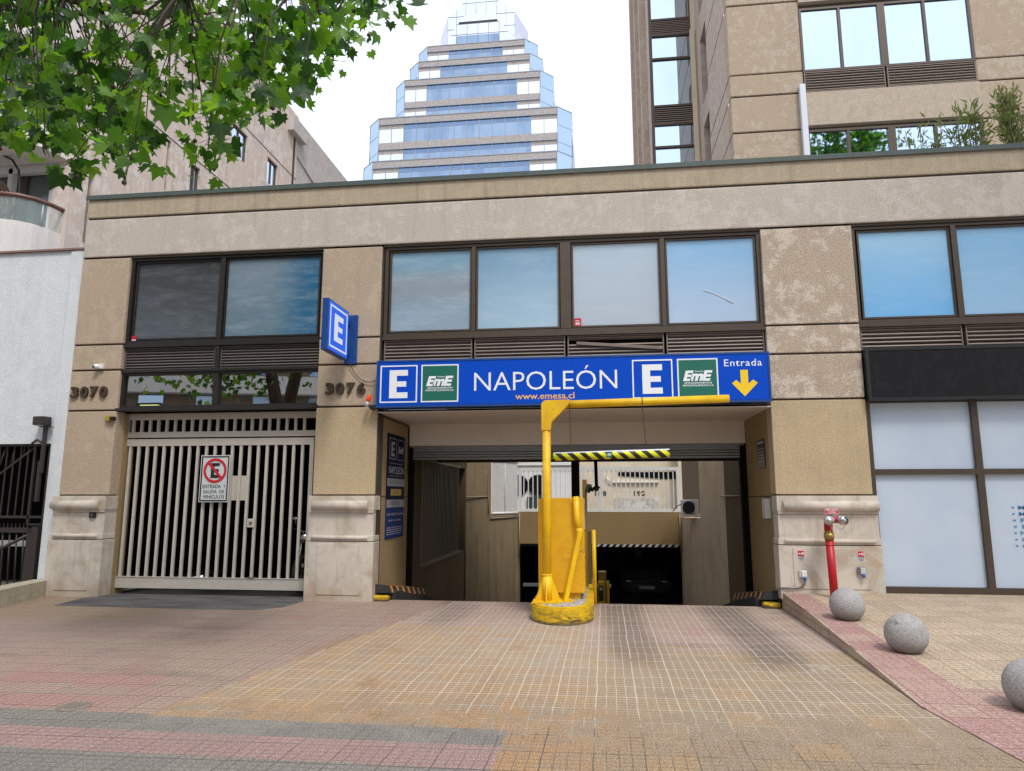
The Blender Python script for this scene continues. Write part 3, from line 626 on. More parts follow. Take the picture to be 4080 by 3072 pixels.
m = MB(); m.box(-2.36, 2.34, 10.05, 10.12, 2.36, 2.46); m.box(-2.36, 2.34, 10.05, 10.12, 1.165, 1.25)
for x in (-2.36, -.46, .02, 2.27): m.box(x, x + .08, 10.045, 10.125, 1.165, 2.46)
m.build('rail', M['white'], E_)
m = MB()
for i in range(33):
    x = -2.22 + i * .137
    m.box(x, x + .028, 10.07, 10.10, 1.25, 2.37)
m.build('bar_infill', M['white'], E_)
F_ = thing('side_fence', 'white corrugated sheet fence climbing above the left ramp wall', 'fence', (-2.7, 9.4, 1.1))
d = Vector((.62, 1.03, 0)); m = MB()
for i in range(30):
    p = Vector((-3.0, 8.95, 0)) + d * (i / 30); q = Vector((-3.0, 8.95, 0)) + d * ((i + .55) / 30)
    m.poly([(p.x, p.y, 1.16), (q.x, q.y, 1.16), (q.x, q.y, 2.62), (p.x, p.y, 2.62)])
    r_ = Vector((-3.0, 8.95, 0)) + d * ((i + 1) / 30) ; m.poly([(q.x, q.y + .0, 1.16), (r_.x - .0, r_.y, 1.16), (r_.x, r_.y, 2.62), (q.x, q.y, 2.62)])
m.build('sheet', paint('corrugated white sheet', (.62, .60, .58), .5, dirt=.4), F_)
m = MB(); m.tube([(-3.0, 8.93, 1.13), (-2.38, 9.96, 1.13)], .035, 4); m.tube([(-3.0, 8.93, 2.62), (-2.38, 9.96, 2.62)], .03, 4); m.tube([(-2.69, 9.44, 1.13), (-2.69, 9.44, 2.62)], .01, 6)
m.build('frame', M['white'], F_)
A_ = thing('air_conditioner', 'white outdoor air conditioner unit on the wall right of the white railing', 'air conditioner', (2.5, 8.9, 1.1))
m = MB(); m.box(2.26, 2.72, 8.95, 9.2, 1.1, 1.52, 0, .015); m.build('casing', M['white'], A_)
m = MB(); m.prism([(2.45 + .16 * math.cos(a * math.pi / 12), 1.31 + .17 * math.sin(a * math.pi / 12)) for a in range(24)], 8.93, 8.95, 'y')
for i in range(9): m.box(2.29, 2.61, 8.925, 8.935, 1.15 + i * .04, 1.156 + i * .04)
m.build('fan_grille', M['blackpl'], A_)
m = MB(); m.box(2.3, 2.34, 8.9, 9.25, 1.05, 1.1); m.box(2.62, 2.66, 8.9, 9.25, 1.05, 1.1); m.tube([(2.25, 9, 1.4), (2.15, 9.2, 1.35), (2.1, 9.6, 1.2)], .02, 6); m.build('bracket', M['white'], A_)

# parked cars in the dim basement ---------------------------------------
def make_car(label, loc):
    t_ = thing('parked_car', label, 'car', loc, 'cars parked in the dim basement')
    x, y, z = loc
    prof = [(0, .28), (0, .62), (.15, .78), (1.05, .92), (1.75, 1.42), (3.1, 1.44), (3.9, 1.0), (4.25, .95), (4.3, .3)]
    m = MB(); m.prism([(y + a, z + b) for a, b in prof], x - .85, x + .85, 'x')
    es = [e for e in m.bm.edges]; bmesh.ops.bevel(m.bm, geom=es, offset=.09, segments=3, affect='EDGES')
    for f in m.bm.faces: f.smooth = True
    m.build('body', paint('silver grey car paint', (.30, .31, .32), .2, .6, dirt=0), t_)
    m = MB(); m.poly([(x - .70, y + 1.06, z + .955), (x + .70, y + 1.06, z + .955), (x + .60, y + 1.67, z + 1.395), (x - .60, y + 1.67, z + 1.395)]); m.build('windscreen', M['blackpl'], t_)
    for s in (-1, 1):
        m = MB(); m.sphere((x + s * .62, y + .06, z + .66), .13, 0, 14, (1.4, .6, .6)); m.build('headlight', M['chrome'], t_)
        m = MB(); m.sphere((x + s * .95, y + 1.2, z + .98), .09, 0, 12, (1, .6, .7)); m.build('wing_mirror', M['blackpl'], t_)
        for yy in (.8, 3.4):
            w_ = MB(); w_.tube([(x + s * .68, y + yy, z + .31), (x + s * .87, y + yy, z + .31)], .31, 20); w_.build('wheel', M['rubber'], t_)
    m = MB(); m.box(x - .26, x + .26, y - .02, y + .005, z + .4, z + .51); m.build('number_plate', M['white'], t_)
    m = MB(); m.box(x - .4, x + .4, y - .012, y + .01, z + .56, z + .68); m.build('grille', M['blackpl'], t_)
    return t_
car = make_car('grey hatchback parked facing out, the right one of two in the basement', (1.62, 14.6, -1.98))
dup(car, (-1.75, .5, 0), 'grey car half hidden by the yellow posts, left of the other basement car')

# gantry island and machines --------------------------------------------
I_ = thing('traffic_island', 'worn yellow rounded kerb island with a concrete top at the ramp mouth', 'traffic island', (-.5, -.8, 0))
def stadium(x0, x1, y0, y1, inset=0, n=14):
    cx = (x0 + x1) / 2; rx = (x1 - x0) / 2 - inset; ry = .55 - inset
    return [(cx + rx * math.cos(math.pi + math.pi * i / n), y0 + .55 + ry * math.sin(math.pi + math.pi * i / n)) for i in range(n + 1)] + [(x1 - inset, y1), (x0 + inset, y1)]
m = MB(); m.prism(stadium(-.92, -.09, -1.72, 1.6), -.3, .215, 'z'); 
bmesh.ops.bevel(m.bm, geom=[e for e in m.bm.edges if min(v.co.z for v in e.verts) > .2], offset=.02, segments=2, affect='EDGES'); m.build('kerb', M['yisl'], I_)
m = MB(); m.prism(stadium(-.92, -.09, -1.72, 1.6, .10), .2, .219, 'z'); m.build('top', M['isltop'], I_)
P_ = thing('height_gantry', 'yellow steel post with a long cantilever arm standing on the yellow island', 'gantry', (-.70, -1.2, .22))
m = MB(); m.tube([(-.705, -1.2, .22), (-.695, -1.2, 2.80)], .057, 20); m.tube([(-.705, -1.2, .22), (-.703, -1.2, .56)], .066, 20); m.ring((-.703, -1.2, .565), .062, .012, 'z', 20, 6); m.build('post', M['ypaint'], P_)
m = MB(); m.tube([(-.68, -1.2, 2.862), (1.78, -1.2, 2.912)], .055, 20); m.build('arm', M['ypaint'], P_)
m = MB(); m.prism([(-.765, 2.50), (-.765, 2.88), (-.72, 2.925), (-.36, 2.93), (-.36, 2.88), (-.62, 2.62), (-.64, 2.50)], -1.262, -1.138, 'y')
bmesh.ops.bevel(m.bm, geom=list(m.bm.edges), offset=.008, segments=2, affect='EDGES'); m.build('elbow_gusset', M['ypaint'], P_)
for s, x in ((-1, -.76), (1, -.645)):
    m = MB(); m.prism([(x, .235), (x + s * .10 if s < 0 else x + .12, .235), (x, .55)], -1.206, -1.194, 'y'); m.build('base_gusset', M['ypaint'], P_)
m = MB(); m.prism([(-1.29, .235), (-1.40, .235), (-1.25, .54)], -.71, -.70, 'x'); m.build('base_gusset', M['ypaint'], P_)
m = MB(); m.box(-.89, -.52, -1.40, -1.02, .22, .236); m.box(-.52, -.36, -1.25, -1.05, .22, .232)
for x, y in ((-.86, -1.36), (-.56, -1.36), (-.86, -1.05), (-.56, -1.05), (-.4, -1.22)): m.tube([(x, y, .235), (x, y, .26)], .014, 6)
m.build('base_plate', M['ypaint'], P_)
m = MB(); a0 = Vector((-.465, -1.15, .23)); a1 = Vector((-.265, -1.08, 1.13)); dd = (a1 - a0)
m.box(-.038, .038, -.03, .03, -.5 * dd.length, .5 * dd.length, 0, .004); m.bm.transform(Matrix.Translation((a0 + a1) / 2) @ dd.to_track_quat('Z', 'Y').to_matrix().to_4x4()); m.build('brace', M['ypaint'], P_)
K_ = thing('steel_cabinet', 'scuffed yellow steel cabinet with black scrape marks behind the gantry post', 'cabinet', (-.5, -.9, .22))
m = MB(); m.box(-.79, -.205, -.97, -.42, .30, 1.585, 0, .012); m.box(-.835, -.78, -1.03, -.5, .30, 1.57, 0, .01); m.build('body', M['ycab'], K_)
m = MB(); m.box(-.56, -.27, -.92, -.5, .22, .30); m.build('pedestal', M['ycab'], K_)
m = MB(); m.tube([(-.305, -1.03, 1.605), (-.30, -1.03, 1.3), (-.265, -1.04, 1.13)], .042, 16); m.tube([(-.27, -1.04, 1.17), (-.262, -1.045, 1.10)], .047, 16); m.build('corner_guard', M['ypaint'], K_)
m = MB(); m.box(-.204, -.198, -.95, -.45, .34, .72); m.box(-.204, -.198, -.95, -.45, .76, 1.10); m.box(-.204, -.197, -.9, -.5, 1.15, 1.56, 1); m.box(-.20, -.196, -.8, -.6, 1.3, 1.5, 2); m.build('side_door', [M['ycab'], M['plastic'], M['blackpl']], K_)
# hazard bar hung from the arm
H_ = thing('clearance_bar', 'black and yellow striped clearance bar hanging on two chains from the gantry arm', 'clearance bar', (.18, -1.2, 2.17))
t = NT('hazard stripes', 0.35, 0, 0.5)
sv = t.math('FRACT', t.mul(t.add(t.x, t.mul(t.sub(t.z, t.mul(t.x, .024)), 1.1)), 6.0)); c = t.mix(t.gt(sv, .5), (.012, .012, .012), (.72, .70, .015))
c = t.mix(t.mul(t.ss(t.noise(9, 6, .7), .6, .75), .5), c, (.25, .2, .06)); c = t.mix(t.ss(t.sub(t.z, t.mul(t.x, .024)), 2.196, 2.204), c, (.72, .74, .8)); hz_ = t.out(c)
m = MB(); m.tube([(-.60, -1.2, 2.145), (.965, -1.2, 2.185)], .058, 20); m.build('bar', hz_, H_)
m = MB(); m.box(.12, .20, -1.264, -1.256, 2.13, 2.205); m.build('label_plate', M['green'], H_)
text('EmE', (.132, .188, 2.152, 2.185), -1.265, M['letter'], H_, bold=.03, shear=.3)
def chain(par, x, z0, z1, y=-1.2, x2=None):
    m = MB(); n = int((z1 - z0) / .026); x2 = x if x2 is None else x2
    for i in range(n):
        f = i / n; xx = x + (x2 - x) * f; z = z0 + (i + .5) * (z1 - z0) / n
        pts = [( (.008 * math.cos(a) if i % 2 else 0) + xx, y + (0 if i % 2 else .008 * math.cos(a)), z + .019 * math.sin(a)) for a in [k * math.pi / 4 for k in range(8)]]
        m.tube(pts, .0035, 4, closed=True)
    m.ring((x2, y, z1 - .0), .06, .006, 'x', 16, 5); m.ring((x, y, z0), .012, .004, 'y', 10, 4)
    m.build('chain', M['rust'], par)
chain(H_, -.36, 2.21, 2.87, x2=-.375); chain(H_, .655, 2.235, 2.895, x2=.62)
def post(name, label, x, y, z0, z1, r, mat, cat='post', sq=False, cap=True, group=None):
    m = MB()
    if sq: m.box(x - r, x + r, y - r, y + r, z0, z1, 0, .006)
    else: m.tube([(x, y, z0), (x, y, z1)], r, 16)
    o = m.build(name, mat); return tag(o, label, cat, group)
post('ceiling_column', 'thick black square column behind the yellow cabinet reaching the ceiling', -.42, 2.4, -.6, 2.9, .075, M['black'], 'column', True)
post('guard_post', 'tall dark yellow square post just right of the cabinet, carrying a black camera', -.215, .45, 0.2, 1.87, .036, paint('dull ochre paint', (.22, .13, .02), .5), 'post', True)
post('guard_post', 'round yellow bollard post standing at the rear right of the island', -.08, .1, -.05, 1.1, .031, M['ypaint'])
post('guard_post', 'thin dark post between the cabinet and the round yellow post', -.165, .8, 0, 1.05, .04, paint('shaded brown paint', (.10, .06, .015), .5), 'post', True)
q = thing('traffic_camera', 'black boxy camera head clamped to the tall post beside the cabinet', 'camera', (-.13, .3, 1.72))
m = MB(); m.box(-.19, -.11, .25, .45, 1.66, 1.80, 0, .02, Matrix.Rotation(R(18), 3, 'Y')); m.build('housing', M['blackpl'], q)
m = MB(); m.tube([(-.12, .25, 1.72), (-.09, .2, 1.71)], .035, 12); m.build('lens', M['black'], q)
q = thing('dome_camera', 'black dome camera on a pole hanging from the garage ceiling', 'camera', (-.03, 2.3, 2.6))
m = MB(); m.tube([(-.045, 2.3, 2.62), (-.03, 2.3, 1.78)], .032, 12); m.build('drop_pole', M['black'], q)
m = MB(); m.tube([(-.03, 2.3, 1.80), (-.03, 2.3, 1.755)], [.035, .085], 16); m.sphere((-.03, 2.3, 1.745), .048, 0, 14); m.build('dome', M['blackpl'], q)
q = thing('ticket_terminal', 'small yellow ticket terminal on the ramp behind the island', 'ticket machine', (.05, 5, -1))
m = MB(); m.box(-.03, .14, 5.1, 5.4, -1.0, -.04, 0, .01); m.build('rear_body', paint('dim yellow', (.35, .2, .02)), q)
m = MB(); m.box(-.04, .10, 4.85, 5.08, -1.0, -.22, 0, .02); m.build('front_body', M['ypaint'], q)
m = MB(); m.box(-.03, .07, 4.83, 4.85, -.62, -.3, 0); m.box(-.015, .05, 4.82, 4.83, -.40, -.33, 1); m.build('screen', [M['blackpl'], M['plastic']], q)
post('guard_post', 'slim yellow bollard right of the small ticket terminal', .175, 4.9, -1.0, -.2, .026, M['ypaint'])
q = thing('barrier_boom', 'white horizontal barrier boom lowered across the ramp', 'barrier', (.2, 5.2, -1))
m = MB(); m.box(-1.75, .25, 5.5, 5.54, -.42, -.35, 0, .006); m.build('boom', M['white'], q)
m = MB(); m.box(.1, .2, 5.45, 5.65, -1.1, -.3, 0, .01); m.build('boom_housing', M['ypaint'], q)
for x0, s, lb in ((-3.5, 1, 'left'), (2.59, -1, 'right')):
    q = thing('wall_guard', 'black rubber wheel guard with orange stripes, %s wall of the ramp' % lb, 'wheel guard', (x0, .5, 0), 'wheel guards along the ramp walls')
    xa, xb = sorted((x0, x0 + s * .30)); ya, yb = .02, .45
    m = MB()
    m.prism([(.22, -.02), (.22, .12), (.45, .11), (3.2, -.42), (3.2, -.75)], xa, xb - (0 if s > 0 else 0), 'x') ; m.build('kerb', M['rubber'], q)
    m = MB(); m.box(x0, x0 + s * .24, .0, .16, 0, .085, 0, .03); m.build('painted_end', M['yisl'], q)
    m = MB(); sx = (x0, x0 + s * .07, x0 + s * .2, x0 + s * .26)
    for (y0_, z0_, y1_, z1_) in ((.06, .12, 2.6, -.24),):
        A = [(sx[0], z0_), (sx[3], z0_), (sx[2], z0_ + .11), (sx[1], z0_ + .13), (sx[0], z0_ + .13)]
        vs0 = [m.bm.verts.new((a, y0_, b)) for a, b in A]; vs1 = [m.bm.verts.new((a, y1_, b + (z1_ - z0_))) for a, b in A]
        n_ = len(A); f1 = [m.bm.faces.new(vs0), m.bm.faces.new(vs1[::-1])] + [m.bm.faces.new((vs0[i], vs1[i], vs1[(i + 1) % n_], vs0[(i + 1) % n_])) for i in range(n_)]
        bmesh.ops.recalc_face_normals(m.bm, faces=f1)
    m.build('rubber_bumper', M['rubber'], q)
    for i in range(7):
        m = MB(); yy = .16 + i * .34; dz = -(yy - .06) * .36 / 2.54
        p0 = (x0 + s * .262, yy, .122 + dz); p1 = (x0 + s * .205, yy, .233 + dz); p2 = (x0 + s * .07, yy, .254 + dz); w_ = .1; e = -w_ * .14
        for a, b in ((p0, p1), (p1, p2)): m.poly([(a[0], a[1], a[2] + .003), (a[0], a[1] + w_, a[2] + .003 + e), (b[0], b[1] + w_ + .05, b[2] + .003 + e * 1.5), (b[0], b[1] + .05, b[2] + .003 + e * .5)])
        m.build('stripe', M['orange'], q)

# ================================================================== SIGNS
S = thing('entrance_sign', 'long blue NAPOLEON parking sign with green logos and yellow arrow over the garage', 'sign', (-.45, -.1, 3.0))
m = MB(); m.box(-3.48, 2.58, -.19, 0.0, 3.0, 3.75, 0, .006); frame(m, -3.485, 2.585, 2.995, 3.755, .03, -.205, -.185); m.build('casing', M['bluedk'], S)
m = MB(); m.box(-3.45, 2.55, -.198, -.19, 3.03, 3.72); m.build('face', M['blue'], S)
for x0 in (-3.42, .55):
    m = MB(); frame(m, x0, x0 + .605, 3.07, 3.67, .02, -.204, -.198); fr_ = m.build('parking_symbol', M['letter'], S)
    m = MB(); letterE(m, x0 + .15, x0 + .45, 3.142, 3.595, -.198); m.build('lettering', M['letter'], fr_)
for x0 in (-2.75, 1.225):
    m = MB(); frame(m, x0, x0 + .6, 3.07, 3.67, .02, -.204, -.198, 1); m.box(x0 + .02, x0 + .58, -.2025, -.198, 3.09, 3.65, 0); g_ = m.build('logo_panel', [M['green'], M['letter']], S)
    merge_text([('EmE', (x0 + .08, x0 + .52, 3.325, 3.485), -.205, {'bold': .045, 'shear': .25, 'space': .88}), ('Sistema', (x0 + .26, x0 + .39, 3.462, 3.486), -.205, {'bold': .01}),
                ('ESTACIONAMIENTOS', (x0 + .10, x0 + .505, 3.282, 3.308), -.205, {'bold': .02, 'shear': .2}), ('METROPOLITANOS S.A.', (x0 + .07, x0 + .53, 3.243, 3.27), -.205, {'bold': .02, 'shear': .2})], M['letter'], g_)
text('NAPOLEÓN', (-1.9, .32, 3.235, 3.605), -.201, M['letter'], S, bold=-.006)
text('www.emesa.cl', (-1.25, -.335, 3.09, 3.19), -.201, paint('amber lettering', (.85, .5, .12), .5), S, bold=.008)
text('Entrada', (1.92, 2.47, 3.54, 3.645), -.201, M['letter'], S, bold=.004, space=1.12)
m = MB(); m.prism([(2.15, 3.48), (2.26, 3.48), (2.26, 3.27), (2.33, 3.33), (2.395, 3.28), (2.2, 3.08), (2.02, 3.28), (2.085, 3.33), (2.15, 3.27)], -.203, -.198, 'y'); m.build('arrow', M['yellow'], S)
# blade sign
S = thing('projecting_sign', 'blue illuminated blade sign with a white letter E projecting from the middle pilaster', 'sign', (-4.0, -.1, 3.7))
XB = -3.99
m = MB(); m.box(XB - .10, XB, -1.04, -.18, 3.78, 4.58, 0, .008); m.build('casing', M['bluedk'], S)
tt = NT('lit blue sign face', .4, 0, .4); c = tt.out((.005, .10, .62)); tt.p.inputs['Emission Color'].default_value = (.005, .11, .8, 1); tt.p.inputs['Emission Strength'].default_value = .45
m = MB(); m.box(XB, XB + .004, -1.02, -.20, 3.80, 4.56); m.build('face', c, S)
tt = NT('lit white vinyl', .5, 0, .3); c = tt.out((.8, .84, .92)); tt.p.inputs['Emission Color'].default_value = (.7, .82, 1, 1); tt.p.inputs['Emission Strength'].default_value = .15
m = MB(); frame(m, -.97, -.25, 3.85, 4.51, .03, XB + .004, XB + .007, 0, 'x'); m.build('sign_border', c, S); m = MB(); letterE(m, -.79, -.43, 3.97, 4.40, XB + .004, 0, 'x', .004); m.build('parking_symbol', c, S)
m = MB(); m.box(-4.10, -3.89, -.03, -.001, 3.75, 4.57, 0, .004); m.box(-4.07, -4.01, -.19, -.03, 4.40, 4.46); m.box(-4.07, -4.01, -.19, -.03, 3.88, 3.94)
for z in (4.5, 4.2, 3.85): m.tube([(-3.93, -.045, z), (-3.93, -.03, z)], .008, 6)
m.build('wall_bracket', M['bluedk'], S)
m = MB(); m.tube([(-4.0, -.06, 3.80), (-3.96, -.04, 3.68), (-3.9, -.03, 3.58), (-3.8, -.03, 3.48), (-3.7, -.03, 3.44), (-3.6, -.04, 3.44), (-3.5, -.05, 3.48)], .006, 5); m.build('cable', M['blackpl'], S)
# house numbers
for s_, x0, z0 in (('3070', -8.95, 3.27), ('3076', -4.40, 3.245)):
    q = thing('house_number', 'bronze raised numerals %s on the %s pilaster' % (s_, 'left' if s_ == '3070' else 'middle'), 'house number', (x0 + .35, 0, z0))
    for i, ch in enumerate(s_):
        text(ch, (x0 + i * .178, x0 + i * .178 + .142, z0, z0 + .195), -.022, M['digits'], q, name='numeral', bold=.04, extr=.02)
# no parking plate
q = thing('no_parking_sign', 'white metal no parking sign with crossed E hung on the beige gate', 'sign', (-6.38, .24, 1.5))
m = MB(); m.box(-6.64, -6.12, .242, .25, 1.51, 2.29, 0, .003); frame(m, -6.625, -6.135, 1.525, 2.275, .022, .239, .243, 1); m.build('plate', [M['signwhite'], M['blackpl']], q)
cx, cz = -6.375, 2.035
m = MB(); letterE(m, cx - .075, cx + .075, cz - .125, cz + .125, .241); m.build('letter', M['blackpl'], q)
m = MB()
n = 40; ro, ri = .205, .163; V = []
for i in range(n):
    a = 2 * math.pi * i / n; V.append((m.bm.verts.new((cx + ro * math.cos(a), .233, cz + ro * math.sin(a))), m.bm.verts.new((cx + ri * math.cos(a), .233, cz + ri * math.sin(a)))))
for i in range(n): m.bm.faces.new((V[i][0], V[i - 1][0], V[i - 1][1], V[i][1]))
m.box(cx - .19, cx + .19, .234, .2365, cz - .021, cz + .021, 0, 0, Matrix.Rotation(R(47), 3, 'Y')); m.build('prohibition_ring', M['redsign'], q)
merge_text([('ENTRADA  Y', (-6.58, -6.17, 1.74, 1.80), .240, {'bold': .012}), ('SALIDA  DE', (-6.565, -6.19, 1.655, 1.713), .240, {'bold': .012}), ('VEHICULOS', (-6.57, -6.185, 1.57, 1.628), .240, {'bold': .012})], M['blackpl'], q)
# tariff panel on the left jamb (faces +x)
q = thing('tariff_sign', 'tall navy price and opening hours panel on the left garage jamb', 'sign', (-3.51, 1.1, .9)); X = -3.518
m = MB(); m.box(X, X + .01, .58, 1.65, .9, 2.67); m.box(X, X + .011, .583, 1.647, .903, 1.55, 1); m.build('panel', [M['navy'], paint('blue lower panel', (.006, .03, .16), .6, spec=.15)], q)
m = MB(); frame(m, .68, 1.09, 2.24, 2.6, .012, X + .011, X + .013, 0, 'x'); letterE(m, .79, .99, 2.29, 2.54, X + .011, 0, 'x', .002); m.build('parking_symbol', M['seatgrey'], q); m = MB(); frame(m, 1.18, 1.58, 2.24, 2.6, .008, X + .011, X + .013, 0, 'x')
m.box(X + .01, X + .012, .7, 1.55, 2.165, 2.172); m.box(X + .01, X + .012, .7, 1.55, 1.952, 1.958); m.build('border_line', M['seatgrey'], q)
m = MB(); m.box(X + .01, X + .0125, .6, 1.64, 1.78, 1.91); m.box(X + .01, X + .0125, .6, 1.64, 1.42, 1.55); m.build('heading_strip', M['seatgrey'], q)
m = MB(); m.box(X + .01, X + .0125, .82, 1.45, 1.62, 1.73); m.build('price_tag', paint('price yellow', (.55, .38, .02), .5), q)
merge_text([('EmE', (1.22, 1.54, 2.36, 2.48), X + .013, {'bold': .04, 'shear': .25}), ('NAPOLEÓN', (.68, 1.58, 1.99, 2.15), X + .012, {}), 
            ('LUNES A VIERNES: 7:00 a 22:30 hrs.', (.62, 1.62, 1.285, 1.325), X + .012, {'bold': .01}), ('SÁBADO: 9:00 a 17:00 hrs.', (.72, 1.5, 1.185, 1.225), X + .012, {'bold': .01})], paint('dim white vinyl', (.5, .5, .54), .5), q, 'x')
merge_text([('TARIFA POR MINUTO', (.66, 1.6, 1.81, 1.88), X + .0135, {}), ('$ 42', (.98, 1.3, 1.64, 1.715), X + .0135, {}), ('HORARIOS', (.85, 1.38, 1.45, 1.525), X + .0135, {})], M['blackpl'], q, 'x')
m = MB(); rnd_ = random.Random(4)
for i in range(4):
    y_ = .64
    while y_ < 1.52:
        w_ = rnd_.uniform(.03, .09); m.box(X + .01, X + .0122, y_, y_ + w_, 1.075 - i * .036, 1.09 - i * .036); y_ += w_ + .016
m.build('fine_print', M['seatgrey'], q)
# right jamb items
q = thing('notice_plate', 'small black notice plate on the right garage jamb', 'plate', (2.6, .75, 2.07))
m = MB(); m.box(2.592, 2.61, .5, .97, 2.06, 2.50, 0, .004); m.build('plate', M['blackpl'], q)
m = MB(); m.box(2.588, 2.592, .53, .93, 2.44, 2.465); [m.box(2.588, 2.592, .55, .9, 2.15 + i * .05, 2.16 + i * .05) for i in range(5)]; m.build('lettering', M['plastic'], q)
q = thing('meter_box', 'narrow white wall box with a cover low on the right garage jamb', 'wall box', (2.6, .5, 1.26))
m = MB(); m.box(2.565, 2.61, .60, .75, 1.27, 1.57, 0, .006); m.box(2.53, 2.61, .38, .56, 1.27, 1.57, 0, .006); m.build('casing', M['plastic'], q)
# blank fascia
q = thing('blank_fascia_sign', 'blank glossy black fascia sign above the frosted shopfront', 'sign', (6.4, -.05, 3.0))
m = MB(); m.box(3.99, XR_, -.10, .04, 3.0, 3.785, 0, .006); frame(m, 3.985, XR_, 2.995, 3.79, .045, -.115, -.095); m.build('casing', M['blackpl'], q)
m = MB(); m.box(4.04, XR_ - .06, -.104, -.10, 3.05, 3.74); m.build('face', paint('glossy black face', (.012, .012, .014), .18, spec=.5, dirt=.2, dirtcol=(.05, .05, .06)), q)
# ================================================================== SMALL WALL FITTINGS
q = thing('beacon_lamp', 'orange warning beacon lamp tilted beside the lower left corner of the blue sign', 'beacon lamp', (-3.6, -.15, 3.1))
ax = Vector((.28, 0, 1)).normalized(); b0 = Vector((-3.655, -.15, 3.02))
m = MB(); m.tube([b0, b0 + ax * .09], .034, 14); m.build('base', M['plastic'], q)
tt = NT('orange lens', .15, 0, .6); lens = tt.out((.75, .045, .01)); tt.p.inputs['Emission Color'].default_value = (.9, .05, .01, 1); tt.p.inputs['Emission Strength'].default_value = .25
m = MB(); m.tube([b0 + ax * .09, b0 + ax * .16, b0 + ax * .19], [.038, .036, .02], 14); m.sphere(tuple(b0 + ax * .165), .036, 0, 14); m.build('lens', lens, q)
m = MB(); m.box(-3.6, -3.5, -.17, -.01, 2.985, 3.03, 0, .004, Matrix.Rotation(R(-15), 3, 'Y')); m.tube([(-3.64, -.15, 3.03), (-3.52, -.1, 3.0)], .014, 8); m.build('bracket', M['blackpl'], q)
q = thing('security_camera', 'small white turret camera on the left pilaster above the numerals 3070', 'camera', (-8.46, -.05, 3.8))
m = MB(); m.box(-8.46, -8.385, -.06, -.001, 3.765, 3.85, 0, .008); m.build('mount', M['white'], q)
m = MB(); m.sphere((-8.485, -.075, 3.80), .045, 0, 16); m.build('ball', M['white'], q)
m = MB(); m.tube([(-8.495, -.09, 3.795), (-8.51, -.122, 3.788)], .022, 12); m.build('lens', M['blackpl'], q)
q = thing('motion_sensor', 'small yellow and black sensor at the top right of the lower left pilaster', 'sensor', (-8.17, -.05, 2.9))
m = MB(); m.box(-8.25, -8.14, -.06, -.001, 2.86, 2.955, 0, .012); m.build('housing', paint('dirty yellow plastic', (.36, .26, .02), .5), q)
m = MB(); m.box(-8.15, -8.08, -.085, -.001, 2.875, 2.935, 0, .01); m.build('eye', M['blackpl'], q)
q = thing('button_box', 'little black push button box on the left limestone base', 'button box', (-8.27, -.1, 1.26))
m = MB(); m.box(-8.33, -8.22, -.115, -.076, 1.255, 1.345, 0, .01); m.build('box', M['blackpl'], q)
m = MB(); m.tube([(-8.275, -.116, 1.30), (-8.275, -.128, 1.30)], .017, 12); m.build('button', M['galv'], q)
# stickers and sockets on the right base
for i, x0 in enumerate((2.83, 3.65)):
    q = thing('hose_label', 'small red and white RED INERTE label above the %s socket' % ('left' if i == 0 else 'right'), 'label', (x0 + .05, -.11, .69), 'RED INERTE labels on the right limestone base')
    Y = -.112
    m = MB(); m.box(x0, x0 + .10, Y - .003, Y, .69, .84, 0); m.build('plate', M['signwhite'], q)
    m = MB(); m.box(x0 + .008, x0 + .092, Y - .005, Y - .002, .752, .832, 0); m.build('red_field', M['redsign'], q)
    m = MB(); m.prism([(x0 + .016, .792), (x0 + .032, .806), (x0 + .032, .797), (x0 + .05, .797), (x0 + .05, .787), (x0 + .032, .787), (x0 + .032, .778)], Y - .007, Y - .005, 'y')
    for dx in (0, .018): m.ring((x0 + .062 + dx, Y - .006, .80), .008, .003, 'y', 12, 4); m.ring((x0 + .062 + dx, Y - .006, .784), .008, .003, 'y', 12, 4)
    m.build('symbol', M['letter'], q)
    merge_text([('RED INERTE', (x0 + .01, x0 + .09, .731, .745), Y - .004, {'bold': .02}), ('USO EXCLUSIVO', (x0 + .01, x0 + .09, .715, .726), Y - .004, {'bold': .02}), ('BOMBEROS', (x0 + .02, x0 + .08, .699, .710), Y - .004, {'bold': .02})], M['navy'], q)
for i, (x0, z0) in enumerate(((2.83, .46), (3.63, .51))):
    q = thing('socket_box', ['white weatherproof socket with blue plug and conduit, left of the red pipe', 'tilted grey weatherproof socket with blue plug, right of the red pipe'][i], 'socket', (x0 + .05, -.1, z0), 'sockets on the right limestone base')
    rr = Matrix.Rotation(R(0 if i == 0 else 5), 3, 'Y')
    m = MB(); m.box(x0, x0 + .11, -.15, -.10, z0, z0 + .10, 0, .01, rr); m.build('box', M['galv'] if i else M['plastic'], q)
    m = MB(); m.box(x0 + .03, x0 + .10, -.175, -.145, z0 + .005, z0 + .095, 0, .012, rr); m.build('flap', M['white'] if i == 0 else M['plastic'], q)
    m = MB(); m.tube([(x0 + .068, -.16, z0 + .01), (x0 + .072, -.172, z0 - .035)], [.024, .021], 12); m.build('plug', M['bluepl'], q)
    if i == 0:
        m = MB(); m.tube([(2.9, -.155, .43), (2.9, -.15, .37), (2.87, -.13, .335), (2.81, -.125, .315), (2.72, -.125, .31), (2.60, -.12, .31), (2.52, .02, .27), (2.45, .15, .2)], .012, 8); m.build('conduit', M['galv'], q)
